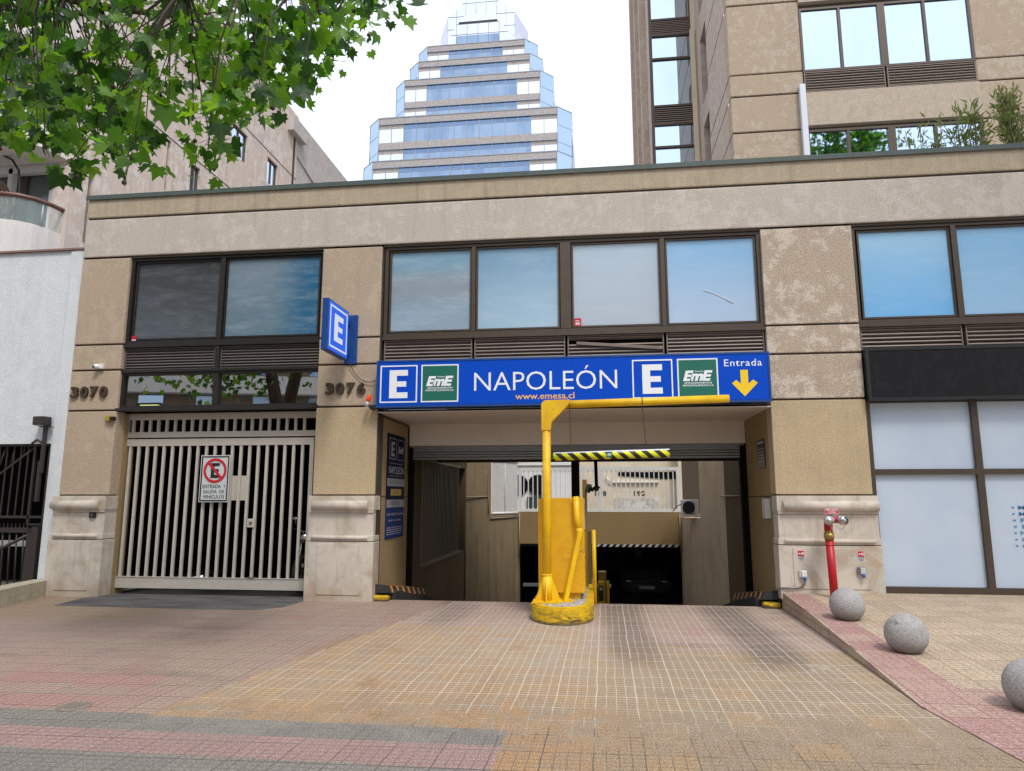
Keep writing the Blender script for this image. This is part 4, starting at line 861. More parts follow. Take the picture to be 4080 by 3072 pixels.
# red standpipe
q = thing('standpipe', 'red fire brigade standpipe with two capped metal outlets before the right limestone base', 'standpipe', (3.21, -.4, .24))
Y = -.4
m = MB(); m.tube([(3.215, Y, .1), (3.195, Y, 1.02)], .055, 24); m.tube([(3.197, Y, .93), (3.197, Y, .94)], .058, 24); m.build('pipe', M['red'], q)
m = MB(); m.tube([(3.196, Y, 1.0), (3.196, Y, 1.02), (3.196, Y, 1.02), (3.195, Y, 1.10), (3.195, Y, 1.10), (3.195, Y, 1.13)], [.062, .062, .068, .068, .058, .058], 24); m.build('brass_coupling', M['brass'], q)
m = MB(); m.tube([(3.195, Y, 1.12), (3.195, Y, 1.30)], .055, 20)
for z in (1.15, 1.175, 1.20): m.tube([(3.195, Y, z - .008), (3.195, Y, z + .008)], .06, 20)
m.tube([(3.195, Y, 1.27), (3.17, Y - .10, 1.275)], .05, 16); m.tube([(3.2, Y, 1.28), (3.33, Y - .05, 1.28)], .045, 16); m.sphere((3.2, Y, 1.28), .06, 0, 16); m.tube([(3.215, Y, 1.3), (3.215, Y, 1.35)], .014, 8); m.build('head', M['red'], q)
for cx, cy, dr in ((3.175, Y - .10, Vector((-.12, -1, 0))), (3.355, Y - .07, Vector((.3, -1, 0)))):
    dr.normalize(); p = Vector((cx, cy, 1.275)); m = MB()
    m.tube([p, p + dr * .05], .06, 24); m.tube([p + dr * .0, p + dr * .012], .066, 24); m.tube([p + dr * .05, p + dr * .075, p + dr * .075, p + dr * .062, p + dr * .062], [.062, .06, .048, .046, .001], 24)
    m.sphere(tuple(p + dr * .07), .02, 0, 12)
    for k in range(3):
        a = k * 2.1; u = Vector((math.cos(a) * dr.y, -math.cos(a) * dr.x, math.sin(a))); m.tube([p + dr * .068 + u * .01, p + dr * .068 + u * .042], .006, 6)
    m.build('outlet_cap', M['chrome'], q)
def catenary(par, a, b, sag):
    a, b = Vector(a), Vector(b); m = MB(); n = 12
    for i in range(n):
        f = (i + .5) / n; p = a.lerp(b, f); p.z -= sag * 4 * f * (1 - f); f2 = f + .02; p2 = a.lerp(b, f2); p2.z -= sag * 4 * f2 * (1 - f2); d_ = (p2 - p).normalized(); s_ = d_.cross(Vector((0, 1, 0))) if i % 2 else Vector((0, 1, 0))
        m.tube([p + d_ * .010 * math.sin(k * math.pi / 4) + s_ * .005 * math.cos(k * math.pi / 4) for k in range(8)], .0018, 4, closed=True)
    m.build('chain', M['chrome'], par)
catenary(q, (3.175, Y - .17, 1.215), (3.235, Y - .06, 1.19), .06); catenary(q, (3.27, Y - .08, 1.215), (3.375, Y - .13, 1.21), .055)
q2 = thing('standpipe_sign', 'small red RED SECA sign just above the red standpipe', 'sign', (3.24, -.3, 1.36))
m = MB(); m.box(3.15, 3.345, -.425, -.415, 1.355, 1.44, 0, .004); frame(m, 3.154, 3.341, 1.359, 1.436, .003, -.428, -.424, 1); m.build('plate', [M['redsign'], M['letter']], q2)
merge_text([('RED SECA', (3.168, 3.328, 1.411, 1.431), -.429, {'bold': .03}), ('USO EXCLUSIVO DE', (3.18, 3.315, 1.397, 1.406), -.429, {'bold': .02}), ('BOMBEROS', (3.2, 3.3, 1.380, 1.393), -.429, {'bold': .02}), ('WWW.EXTINTORES.CL', (3.168, 3.328, 1.366, 1.375), -.429, {'bold': .02})], M['letter'], q2)
m = MB(); m.box(3.23, 3.26, -.415, -.405, 1.33, 1.37); m.build('bracket', M['galv'], q2)
# concrete spheres
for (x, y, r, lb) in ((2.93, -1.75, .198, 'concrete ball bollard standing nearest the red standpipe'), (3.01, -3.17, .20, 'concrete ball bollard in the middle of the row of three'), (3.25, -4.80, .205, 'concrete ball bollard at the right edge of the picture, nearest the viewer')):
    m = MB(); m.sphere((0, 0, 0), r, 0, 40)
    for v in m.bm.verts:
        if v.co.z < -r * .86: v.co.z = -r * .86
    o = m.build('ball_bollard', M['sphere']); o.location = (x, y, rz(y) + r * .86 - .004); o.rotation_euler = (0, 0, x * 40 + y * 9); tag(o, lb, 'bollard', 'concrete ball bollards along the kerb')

# ================================================================== BEIGE GATE
Gt = thing('vehicle_gate', 'beige vertical bar steel vehicle gate under the transom windows', 'gate', (-6.4, .3, 0))
Y0, Y1 = .30, .345
m = MB(); m.box(-8.16, -4.66, Y0, Y1, 2.91, 3.03); m.box(-8.16, -4.66, Y0 - .005, Y1, 2.605, 2.70); m.box(-8.16, -8.06, Y0, Y1, 2.70, 2.91); m.build('transom_frame', M['gate'], Gt)
for i in range(21):
    m = MB(); x = -8.0 + i * .155; m.box(x, x + .045, Y0 + .005, Y1, 2.70, 2.91); m.build('transom_bar', M['gate'], Gt)
m = MB(); m.box(-8.24, -8.14, Y0, Y1, .10, 2.58); m.box(-4.76, -4.69, Y0, Y1, .10, 2.58); m.box(-8.14, -4.76, Y0, Y1, 2.46, 2.58); m.box(-8.14, -4.76, Y0, Y1, .10, .285); m.box(-8.14, -4.76, Y0 - .01, Y0, .275, .285); m.build('leaf_frame', M['gate'], Gt)
for i in range(21):
    m = MB(); x = -8.02 + i * .1553; m.box(x, x + .045, Y0 + .006, Y1 - .002, .285, 2.46); m.build('bar', M['gate'], Gt)
m = MB(); m.box(-6.17, -5.82, Y0 + .046, Y0 + .05, 1.54, 1.95); m.build('blank_plate', M['gate'], Gt)
m = MB(); m.box(-5.78, -5.65, Y0 - .02, Y0 + .006, 1.10, 1.24, 0, .006); m.tube([(-5.715, Y0 - .03, 1.17), (-5.715, Y0 - .018, 1.17)], .027, 14, 1); m.build('lock', [M['gate'], M['galv']], Gt)
m = MB(); m.box(-8.22, -8.12, Y0 - .02, Y1, 2.575, 2.61); m.box(-5.72, -5.6, Y0 - .02, Y1, .283, .30); m.build('hinge', M['galv'], Gt)
# motorcycle standing in the dark behind the gate
q = thing('motorcycle', 'dark motorcycle with bright chrome parts standing in the gloom behind the gate', 'motorcycle', (-5.1, 1.5, 0)); X, Yc = -5.05, 1.5
for dy in (-.65, .65):
    m = MB(); m.ring((X, Yc + dy, .31), .26, .055, 'x', 28, 8, 0); m.ring((X, Yc + dy, .31), .20, .008, 'x', 24, 5, 1)
    for k in range(8): m.tube([(X, Yc + dy, .31), (X, Yc + dy + .2 * math.cos(k * .785), .31 + .2 * math.sin(k * .785))], .004, 4, 1)
    m.build('wheel', [M['rubber'], M['chrome']], q)
m = MB(); m.sphere((X, Yc - .1, .82), .2, 0, 16, (.7, 1.3, .6)); m.build('tank', M['blackpl'], q)
m = MB(); m.box(X - .12, X + .12, Yc + .1, Yc + .7, .74, .82, 0, .03); m.build('seat', M['rubber'], q)
m = MB(); m.box(X - .15, X + .15, Yc - .2, Yc + .25, .3, .62, 0, .05); m.tube([(X - .16, Yc - .2, .4), (X - .18, Yc + .8, .35)], .04, 8); m.build('engine', M['chrome'], q)
m = MB(); m.tube([(X - .08, Yc - .65, .31), (X - .08, Yc - .42, 1.0)], .02, 8); m.tube([(X + .08, Yc - .65, .31), (X + .08, Yc - .42, 1.0)], .02, 8); m.tube([(X - .36, Yc - .25, 1.05), (X - .1, Yc - .42, 1.0), (X + .1, Yc - .42, 1.0), (X + .36, Yc - .25, 1.05)], .013, 8); m.build('fork', M['chrome'], q)
m = MB(); m.sphere((X, Yc - .55, .9), .09, 0, 14); m.build('headlight', M['chrome'], q)
for s in (-1, 1): m = MB(); m.tube([(X + s * .25, Yc - .32, 1.05), (X + s * .28, Yc - .36, 1.2)], .005, 5); m.sphere((X + s * .28, Yc - .36, 1.22), .05, 0, 10, (1, .3, .7)); m.build('mirror', M['chrome'], q)

# ================================================================== LEFT NEIGHBOUR WALL AND IRON GATE
W_ = thing('white_boundary_building', 'rough pale stucco wall left of the commercial building, over the dark iron gate', 'building', (-11, 0, 0))
m = MB()
m.box(-16, -9.27, .05, .35, 2.5, 5.95, 0); m.box(-9.27, -9.01, .02, .36, .0, 5.95, 0, .03)
m.build('wall', M['whitestucco'], W_)
m = MB(); m.box(-16, -9.0, .0, .4, 5.952, 5.985); m.build('coping', paint('dull red coping', (.26, .15, .13), .7, dirt=.4), W_)
m = MB(); m.box(-16, -9.3, 1.9, 2.0, 0, 3); m.box(-16, -9.01, .36, 2.0, 2.6, 2.7); m.box(-9.3, -9.2, .36, 2.0, 0, 2.7); m.build('inner_wall', paint('dark recess', (.007, .006, .006), .95, spec=.05), W_)  # near-black sheets behind the iron gate; the recess's shade is in their colour
Ig = thing('iron_gate', 'dark brown wrought iron gate with diagonal bars at the left edge', 'gate', (-10, .12, 0)); Y = .12
m = MB(); bx = lambda a, b, c_, d, y0=Y, y1=Y + .04: m.box(a, b, y0, y1, c_, d)
bx(-11.6, -9.30, 2.46, 2.50); bx(-9.66, -9.62, 1.13, 2.46); bx(-11.6, -9.36, 1.24, 1.28); bx(-9.38, -9.34, 1.1, 2.46); bx(-9.66, -9.36, 1.12, 1.15); m.build('upper_frame', M['iron'], Ig)
m = MB()
for i in range(12): x = -9.78 - i * .135; m.box(x, x + .02, Y + .01, Y + .03, 1.28, 2.46)
m.build('upper_bar', M['iron'], Ig)
m = MB(); m.tube([(-9.62, Y + .02, 2.47), (-10.25, Y + .02, 2.0), (-11.2, Y + .02, 1.3)], .02, 6)
for k in range(5): m.tube([(-9.85 - k * .18, Y + .02, 2.47 - .0), (-9.72 - k * .24 - .14, Y + .02, 2.47 + (-.19 * (k + .9)) + .03)], .011, 6)
m.build('diagonal_brace', M['iron'], Ig)
m = MB(); m.box(-11.6, -9.5, Y - .03, Y + .02, 1.0, 1.08); m.box(-9.60, -9.50, Y - .03, Y + .03, .1, 1.08); m.box(-9.50, -9.38, Y - .05, Y + .05, .05, 1.1); m.tube([(-9.58, Y, .97), (-10.3, Y, .62), (-11, Y, .3)], .028, 6); m.build('lower_frame', M['iron'], Ig)
m = MB()
for i in range(12): x = -9.68 - i * .13; m.tube([(x, Y, 1.0), (x + .06, Y, .1)], .013, 6)
m.build('lower_bar', M['iron'], Ig)
m = MB()
for i in range(22): x = -9.62 - i * .075; m.prism([(x - .012, 1.08), (x + .012, 1.08), (x, 1.16)], Y - .005, Y + .005, 'y')
m.build('spike', M['iron'], Ig)
m = MB(); m.box(-11, -9.6, .5, .56, .74, .84, 0, .01); tag(m.build('parked_vehicle_bumper', M['plastic']), 'pale horizontal rail seen behind the lower iron gate bars', 'rail')
q = thing('floodlight', 'black floodlight on a short arm above the iron gate', 'floodlight', (-9.35, -.1, 2.5))
m = MB(); m.box(-9.50, -9.29, -.16, .02, 2.80, 2.95, 0, .015); m.build('housing', M['iron'], q)
m = MB(); m.box(-9.47, -9.32, -.15, -.01, 2.792, 2.80); m.build('lens', M['plastic'], q)
m = MB(); m.box(-9.37, -9.32, -.06, -.01, 2.0, 2.80); m.box(-9.42, -9.24, -.1, .02, 2.775, 2.785); m.box(-9.42, -9.36, -.04, .01, 1.52, 2.2); m.tube([(-9.6, .0, 2.5), (-9.5, -.02, 2.56), (-9.36, -.03, 2.5)], .02, 6); m.build('pole', M['iron'], q)
m = MB(); m.prism([(-9.0, .0), (-9.3, .0), (-9.12, -1.0), (-9.0, -2.4), (-8.5, -2.4), (-8.73, -1.23), (-8.97, -.12)], -.02, .25, 'z'); tag(m.build('low_wall', stucco('mossy cream wall', (.42, .38, .28), dark=(.2, .17, .1), streak=.6, patch=.5)), 'low cream kerb wall with peeling paint at the lower left edge', 'low wall')

# ================================================================== LEFT APARTMENT BUILDING
A_ = thing('apartment_building', 'pinkish weathered apartment block with rounded balconies behind the left neighbour wall', 'building', (-14, 6, 0))
XA = -11.31
def wall_with_holes(m, X, y0, y1, z0, z1, holes, thick=.3, mat=0):
    ys_ = sorted({y0, y1, *[h[0] for h in holes], *[h[1] for h in holes]}); zs = sorted({z0, z1, *[h[2] for h in holes], *[h[3] for h in holes]})
    for a, b in zip(ys_, ys_[1:]):
        for c_, d in zip(zs, zs[1:]):
            if any(h[0] <= a and b <= h[1] and h[2] <= c_ and d <= h[3] for h in holes): continue
            m.poly([(X, a, c_), (X, b, c_), (X, b, d), (X, a, d)], mat)
    for h in holes:
        a, b, c_, d = h; T = X - thick
        m.poly([(X, a, c_), (T, a, c_), (T, a, d), (X, a, d)], mat); m.poly([(X, b, d), (T, b, d), (T, b, c_), (X, b, c_)], mat)
        m.poly([(X, a, d), (T, a, d), (T, b, d), (X, b, d)], mat); m.poly([(X, b, c_), (T, b, c_), (T, a, c_), (X, a, c_)], mat)
        m.poly([(T, a, c_), (T, b, c_), (T, b, d), (T, a, d)], 1)
H = [(8.45, 9.41, 12.4, 13.4), (10.83, 11.6, 12.5, 13.43), (6.45, 6.9, 9.6, 11.0), (2.7, 2.88, 7.2, 8.9), (5.35, 5.5, 9.65, 11.1), (3.9, 4.05, 12.4, 13.8), (6.9, 7.6, 14.1, 15.1)]
m = MB(); wall_with_holes(m, XA, 2.2, 13.1, 0, 16.2, [H[i] for i in range(5)])
m.poly([(XA, 2.2, 0), (-22, 2.2, 0), (-22, 2.2, 6.9), (XA, 2.2, 6.9)]); m.poly([(-22, 2.2, 16.2), (XA, 2.2, 16.2), (XA, 13.1, 16.2), (-22, 13.1, 16.2)]); m.poly([(XA, 13.1, 0), (-22, 13.1, 0), (-22, 13.1, 16.2), (XA, 13.1, 16.2)])
m.box(-11.75, XA - .001, 2.2, 2.6, 6.9, 16.2); m.build('wall', [M['lb'], M['black']], A_)
m = MB(); m.box(XA - .6, XA + .25, 12.2, 13.4, 15.2, 15.75); m.box(-12.2, -11.35, 13.1, 26, 0, 16.1)
m.prism([(13.1, 16.1), (13.1, 14.6), (26, 12.0), (26, 16.1)], -11.36, -11.30, 'x'); m.build('rear_wing', stucco('grey weathered render', (.50, .46, .44), dark=(.3, .27, .26), streak=.6, patch=.4), A_)
m = MB(); m.box(XA - .01, XA + .012, 2.2, 13.1, 11.17, 11.19); m.box(XA - .01, XA + .012, 2.2, 13.1, 13.62, 13.64); m.box(XA - .005, XA + .01, 12.75, 12.9, 12, 15.2); m.build('groove', M['groove'], A_)
for (a, b, c_, d) in H[:3]:
    m = MB(); frame(m, a, b, c_, d, .05, XA - .12, XA - .06, 0, 'x'); m.box(XA - .12, XA - .06, (a + b) / 2 - .03, (a + b) / 2 + .03, c_ + .05, d - .05); w = m.build('window', M['bronze'], A_)
    m = MB(); m.poly([(XA - .09, a, c_), (XA - .09, b, c_), (XA - .09, b, d), (XA - .09, a, d)]); m.build('pane', M['mirror'], w)
for k, z0 in enumerate((6.45, 8.9, 11.35, 13.8)):
    z1 = z0 + .75
    out_ = [(-11.42, 2.25), (-11.45, 1.9), (-11.55, 1.6), (-11.75, 1.38), (-12.05, 1.24), (-12.6, 1.16), (-18, 1.1)]
    m = MB(); m.prism(out_ + [(-18, 2.25)], z0, z1, 'z'); bl = m.build('balcony', M['lbwhite'], A_)
    m = MB()
    for p, q in zip(out_, out_[1:]): m.poly([(p[0], p[1], z1), (q[0], q[1], z1), (q[0], q[1], z1 + .5), (p[0], p[1], z1 + .5)])
    tt = NT('balcony glass', .1, 0, .6); tt.out((.5, .6, .6)); tt.p.inputs['Alpha'].default_value = .35; m.build('glass_panel', tt.m, bl)
    m = MB(); m.tube([(p[0], p[1], z1 + .54) for p in out_], .05, 8); m.build('handrail', paint('red brown rail', (.16, .075, .06), .4), bl)
    m = MB()
    for p in ((-11.5, 1.75), (-12.3, 1.2), (-12.95, 1.15)): m.tube([(p[0], p[1], z1), (p[0], p[1], z1 + .5)], .015, 6)
    m.build('baluster', M['plastic'], bl)
    zt = z1 + 1.65
    m = MB(); m.box(-11.9, -11.75, 2.3, 2.45, z1, zt); m.box(-12.95, -12.85, 2.3, 2.45, z1, zt); m.box(-18, -11.75, 2.3, 2.45, zt - .12, zt + .2); m.box(-14.1, -14.0, 2.3, 2.45, z1, zt); w = m.build('balcony_door', M['white'], A_)
    m = MB(); m.box(-18, -11.9, 2.5, 2.52, z1, zt); m.box(-12.7, -12.6, 2.45, 2.5, z1, zt - .1, 1); m.build('pane', [paint('grey green door glass', (.10, .13, .125), .12, spec=.6, dirt=.3), M['bronze']], w)
q = thing('hanging_chair', 'woven egg chair hanging from a curved stand on the lowest balcony', 'chair', (-12.7, 1.8, 7.2))
m = MB(); m.tube([(-12.95, 1.85, 8.95), (-12.7, 1.85, 8.93), (-12.45, 1.85, 8.8), (-12.27, 1.85, 8.55), (-12.2, 1.85, 8.2), (-12.22, 1.85, 7.8), (-12.45, 1.85, 7.3)], .025, 8); m.build('stand', M['iron'], q)
m = MB()
for i in range(12):
    a = i * math.pi / 12; m.tube([(-12.85 + .38 * math.sin(b) * math.cos(a), 1.85 + .38 * math.sin(b) * math.sin(a), 7.85 + .55 * math.cos(b)) for b in [k * math.pi / 8 for k in range(17)]], .012, 4)
for k in range(1, 9): m.ring((-12.85, 1.85, 7.85 + .55 * math.cos(k * math.pi / 9)), .38 * math.sin(k * math.pi / 9), .010, 'z', 24, 4)
m.tube([(-12.85, 1.85, 8.4), (-12.9, 1.85, 8.95)], .01, 5); m.build('basket', paint('rattan', (.22, .14, .09), .7), q)

# ================================================================== RIGHT OFFICE BUILDING
O_ = thing('office_building', 'tall brown precast office block with mirrored windows rising behind on the right', 'building', (9, 16, 0))
for a, b in ((5.0, 7.53), (13.28, 15.8)):
    for z0, z1 in ((-.2, 11.7), (11.75, 14.35), (14.41, 15.74), (15.80, 16.59), (16.64, 19.36), (19.42, 21.0), (21.05, 24.1)):
        m = MB(); m.box(a, b, 13.0, 13.5, z0, z1, 0, .03); m.build('pier_panel', M['rb'], O_)
m = MB(); m.box(5.05, 15.7, 13.06, 13.6, 0, 24); m.build('groove_backing', M['groove'], O_)
for z0, z1 in ((14.35, 15.72), (19.15, 20.6)):
    m = MB(); m.prism([(12.92, z0 + .12), (13.3, z0), (13.5, z0), (13.5, z1), (12.92, z1)], 7.53, 13.28, 'x'); m.build('spandrel', M['rbband'], O_)
for fz in (16.55, 11.72, 21.35):
    zt = fz + (2.5 if fz > 12 else 2.6)
    m = MB(); frame(m, 7.53, 13.28, fz, zt, .09, 13.02, 13.2) if False else None
    frame(m, 7.53, 13.28, fz, zt, .08, 12.97, 13.1)
    for mx, mw in ((8.90, .09), (10.33, .24), (11.76, .09)): m.box(mx - mw / 2, mx + mw / 2, 12.965, 13.1, fz + .08, zt - .08)
    w = m.build('window', M['bronze'], O_)
    for a, b in ((7.61, 8.85), (8.95, 10.21), (10.45, 11.71), (11.81, 13.2)):
        m = MB(); m.box(a, b, 13.03, 13.04, fz + .08, zt - .08); m.build('pane', M['mirror'], w)
for a, b in ((7.56, 10.27), (10.35, 13.25)):
    for z0 in (15.76, 20.62):
        m = MB(); frame(m, a, b, z0, z0 + .76, .03, 12.96, 13.05); m.box(a, b, 13.045, 13.055, z0, z0 + .76, 1)
        for i in range(7): m.box(a + .03, b - .03, 12.97, 13.02, z0 + .05 + i * .1, z0 + .09 + i * .1, 0, 0, Matrix.Rotation(R(-30), 3, 'X'))
        m.build('louvre', [M['bronze'] if False else M['louvre'], M['black']], O_)
m = MB(); m.box(7.33, 7.53, 12.8, 12.99, 10, 16.0, 0, .02); m.build('duct', paint('pale grey duct', (.62, .66, .72), .5, dirt=.1), O_)
# side wall of the main block
m = MB(); holes = [(17.35, 18.85, 18.9, 22.1), (17.35, 18.85, 14.4, 17.9), (17.35, 18.85, 23.3, 27)]
wall_with_holes(m, 5.0, 13.49, 20.0, 0, 34, holes, -1.0)
m.build('side_wall', [M['rbside'], M['bronze']], O_)
for z in (12.3, 14.38, 15.77, 16.62, 19.39, 21.3, 23.4, 25.3): m = MB(); m.box(4.992, 5.004, 13.5, 17.3, z - .02, z + .02); m.build('groove', M['groove'], O_)
# set-back wing
m = MB(); m.box(4.72, 4.93, 19.8, 19.99, 0, 23.5, 0, .02); m.box(4.78, 5.0, 19.9, 20, 0, 34, 0); m.build('service_pipe', paint('cream service pipe', (.62, .52, .38), .6), O_)
m = MB(); m.box(2.84, 4.8, 20.06, 20.3, 0, 34); m.build('wing_core', M['black'], O_)
m = MB(); m.box(2.82, 2.96, 19.95, 20.1, 0, 34); m.box(4.70, 4.80, 19.95, 20.1, 0, 34)
for z in (13.0, 14.1, 15.1, 15.95, 17.66, 18.8, 19.72, 22.15, 23.38, 24.2, 26.6, 27.8): m.box(2.96, 4.70, 19.95, 20.08, z - .05, z + .05)
m.build('wing_frame', M['bronze'], O_)
for z0, z1 in ((10, 12.95), (15.15, 15.9), (16.0, 17.61), (17.71, 18.75), (19.77, 22.1), (22.2, 23.33), (24.25, 26.55), (26.65, 27.75), (13.05, 14.05)):
    m = MB(); m.box(2.96, 4.70, 20.04, 20.05, z0, z1); m.build('wing_window', M['mirror'], O_)
for z0, z1 in ((18.85, 19.67), (23.43, 24.15), (14.15, 15.05), (27.85, 28.6)):
    m = MB()
    for i in range(8): m.box(2.96, 4.70, 19.97, 20.02, z0 + (i + .15) * (z1 - z0) / 8, z0 + (i + .6) * (z1 - z0) / 8)
    m.build('louvre', M['louvre'], O_)
m = MB(); wall_with_holes(m, 2.82, 20.06, 31.2, 0, 34, [(22.2, 23.4, 10 + k * 4.5, 13.2 + k * 4.5) for k in range(5)] + [(26.2, 27.6, 10 + k * 4.5, 13.4 + k * 4.5) for k in range(5)], -.8); m.poly([(2.82, 31.2, 0), (6, 31.2, 0), (6, 31.2, 34), (2.82, 31.2, 34)])
for y0 in (21.3, 24.6, 28.4):
    m.prism([(y0, 8), (y0 + .5, 8), (y0 + .9, 34), (y0 + .4, 34)], 2.5, 2.82, 'x')
m.build('wing_side_wall', [M['rbside'], M['bronze']], O_)
m = MB(); m.box(2.9, 15.7, 20.3, 31, 33.6, 34); m.box(5.1, 15.7, 13.6, 20.3, 33.6, 34); m.box(15.6, 15.8, 13.5, 31, 0, 34); m.box(5.02, 15.7, 13.1, 13.5, 24, 34); m.build('roof', M['concrete'], O_)

# ================================================================== GLASS TOWER
T_ = thing('glass_tower', 'stepped blue glass and granite skyscraper with a white glazed spire', 'tower', (-23, 120, 0))
def tier(x0, x1, y0, zt, zb, nb, side=2, top_short=False, depth=34):
    c_ = 2.5; bw = (x1 - x0) / nb
    m = MB(); m.prism([(x0, y0 + .12), (x1, y0 + .12), (x1 + c_, y0 + c_), (x1 + c_, y0 + depth), (x0 - c_, y0 + depth), (x0 - c_, y0 + c_)], zb, zt - .02, 'z'); tr = m.build('tier', M['granite'], T_)
    z = zt; fl = 4.93; first = True
    while z > zb:
        zb_ = max(z - fl, zb)
        m = MB(); gz = z - 1.36
        m.box(x0, x1, y0 - .02, y0 + .1, max(gz, zb), z, 0)                                   # granite band
        if gz > zb:
            m.box(x0, x0 + side * bw, y0 - .02, y0 + .1, max(gz - .95, zb), gz - .14, 0); m.box(x1 - side * bw, x1, y0 - .02, y0 + .1, max(gz - .95, zb), gz - .14, 0)
            m.box(x0, x1, y0 - .25, y0 + .1, gz - .14, gz, 1)
        m.build('granite_band', [M['granite'], M['mull']], tr)
        if gz - .14 > zb:
            m = MB(); m.box(x0 + side * bw, x1 - side * bw, y0 + .02, y0 + .11, max(gz - .98, zb), gz - .14, 0)
            if gz - .98 > zb:
                m.box(x0 + side * bw, x1 - side * bw, y0 + .02, y0 + .11, zb_, gz - .98, 1)
                m.box(x0, x0 + side * bw, y0 + .0, y0 + .11, zb_, gz - .95, 2); m.box(x1 - side * bw, x1, y0 + .0, y0 + .11, zb_, gz - .95, 2)
                m.box(x0 + side * bw, x1 - side * bw, y0 - .03, y0 + .05, gz - 1.02, gz - .95, 3)
            for i in range(nb + 1):
                x = x0 + i * bw; m.box(x - .06, x + .06, y0 - .08, y0 + .1, zb_, z - 1.5, 3); m.box(x - .04, x + .04, y0 - .04, y0 + .1, z - 1.36, z, 3)
            m.build('ribbon_window', [M['tglassd'], M['tglass'], M['twhite'], M['mull']], tr)
        z -= fl
    m = MB(); m.box(x0 - .05, x1 + .05, y0 - .1, y0 + .1, zt - .12, zt + .05); m.build('parapet_rail', M['mull'], tr)
    for s, xa in ((-1, x0), (1, x1)):
        m = MB(); k = .04
        a = (xa + s * k, y0 - k); b = (xa + s * (c_ + k), y0 + c_ - k)
        m.poly([(a[0], a[1], zb), (b[0], b[1], zb), (b[0], b[1], zt), (a[0], a[1], zt)], 0)
        z = zt - 3.4
        m.tube([(a[0], a[1], zt), (b[0], b[1], zt)], .1, 4, 1)
        for xx in (a, b): m.tube([(xx[0], xx[1], zb), (xx[0], xx[1], zt)], .09, 4, 1)
        while z > zb: m.tube([(a[0], a[1], z), (b[0], b[1], z)], .06, 4, 1); z -= 3.3
        m.build('chamfer_glazing', [M['tglassl'], M['mull']], tr)
        m = MB(); xs = xa + s * (c_ + .05); z = zt - 1.4
        while z > zb: m.box(min(xs, xs + s * .05), max(xs, xs + s * .05), y0 + c_ + .5, y0 + depth - 1, max(z - 3.4, zb), z); z -= 4.93
        m.build('side_window', M['tglass'], tr)
tier(-38.6, -6.0, 101, 60.45, 30, 14); tier(-38.7, -6.0, 104, 70.47, 58, 14); tier(-38.1, -10.1, 117.7, 86.85, 66, 12); tier(-35.75, -12.35, 119.5, 92.08, 84, 10, depth=30); tier(-34.55, -13.65, 122, 97.25, 90, 9, depth=26)
m = MB()
def quad(pts, mt=0): m.poly(pts, mt)
y0 = 122.6
bz, tz = 97.0, 104.2
b4 = [(-32.7, y0), (-12.7, y0), (-12.7, y0 + 20), (-32.7, y0 + 20)]; t4 = [(-26.5, y0 + 4.5), (-19.9, y0 + 4.5), (-19.9, y0 + 15), (-26.5, y0 + 15)]
for i in range(4):
    j = (i + 1) % 4; quad([(*b4[i], bz), (*b4[j], bz), (*t4[j], tz), (*t4[i], tz)], 1)
sp = m.build('spire_base', [M['spire'], M['spireroof']], T_)
m = MB(); m.prism([(-30.5, 97.2), (-28.4, 102.1), (-26.6, 104.1), (-19.9, 104.1), (-19.1, 102.1), (-15.2, 97.2)], y0 - .3, y0 + 8, 'y', 0)
for x in (-28.4, -26.05, -23.7, -21.4, -19.1): m.tube([(x, y0 - .33, 97.2), (x, y0 - .33, 102.1)], .06, 4, 2)
for z in (99.6, 102.1): m.tube([(-29.5 if z < 100 else -28.4, y0 - .33, z), (-17.2 if z < 100 else -19.1, y0 - .33, z)], .06, 4, 2)
m.box(-28.4, -19.1, y0 - .34, y0 - .28, 97.3, 99.3, 3); m.box(-27.9, -19.5, y0 - .4, y0 - .28, 102.2, 102.6, 4); m.build('spire_gable', [M['spire'], M['spireroof'], M['mull'], M['tglass'], M['blackpl']], T_)
m = MB(); yb = 128
m.prism([(-31.7, 97), (-31.75, 108.05), (-27.6, 112.3), (-27.6, 122), (-20.4, 122), (-20.4, 112.3), (-16.3, 108.4), (-16.3, 97)], yb, yb + 14, 'y', 0)
for x in (-31.6, -29.6, -27.5, -25.2, -22.9, -20.6, -18.4, -16.4): m.tube([(x, yb - .04, 97), (x, yb - .04, 108 if abs(x + 24) > 7 else (110.3 if abs(x + 24) > 5 else 122))], .05, 4, 1)
for z in (102, 105.2, 108.3, 111.5, 114.7): m.tube([(-31.7 if z < 109 else -28.3, yb - .04, z), (-16.3 if z < 109 else -20.0, yb - .04, z)], .05, 4, 1)
m.build('spire_block', [M['spire'], M['mull']], T_)
m = MB()
for s in (-1, 1):
    x = -24.0 + s * 7.7
    m = MB(); m.poly([(x, yb, 97), (x + s * 2.5, yb + 4, 97), (x + s * 2.5, yb + 4, 106), (x, yb, 108.3)]); m.poly([(x, yb, 108.3), (x + s * 2.5, yb + 4, 106), (x - s * 3.5, yb + 4, 113)]); m.build('spire_facet', M['spireroof'], T_)
m = MB(); m.poly([(-15.3, y0, 97.2), (-12.2, y0 + 3, 97.2), (-15.5, y0 + 3, 101.5)])
m.build('spire_facet', M['spireroof'], T_)

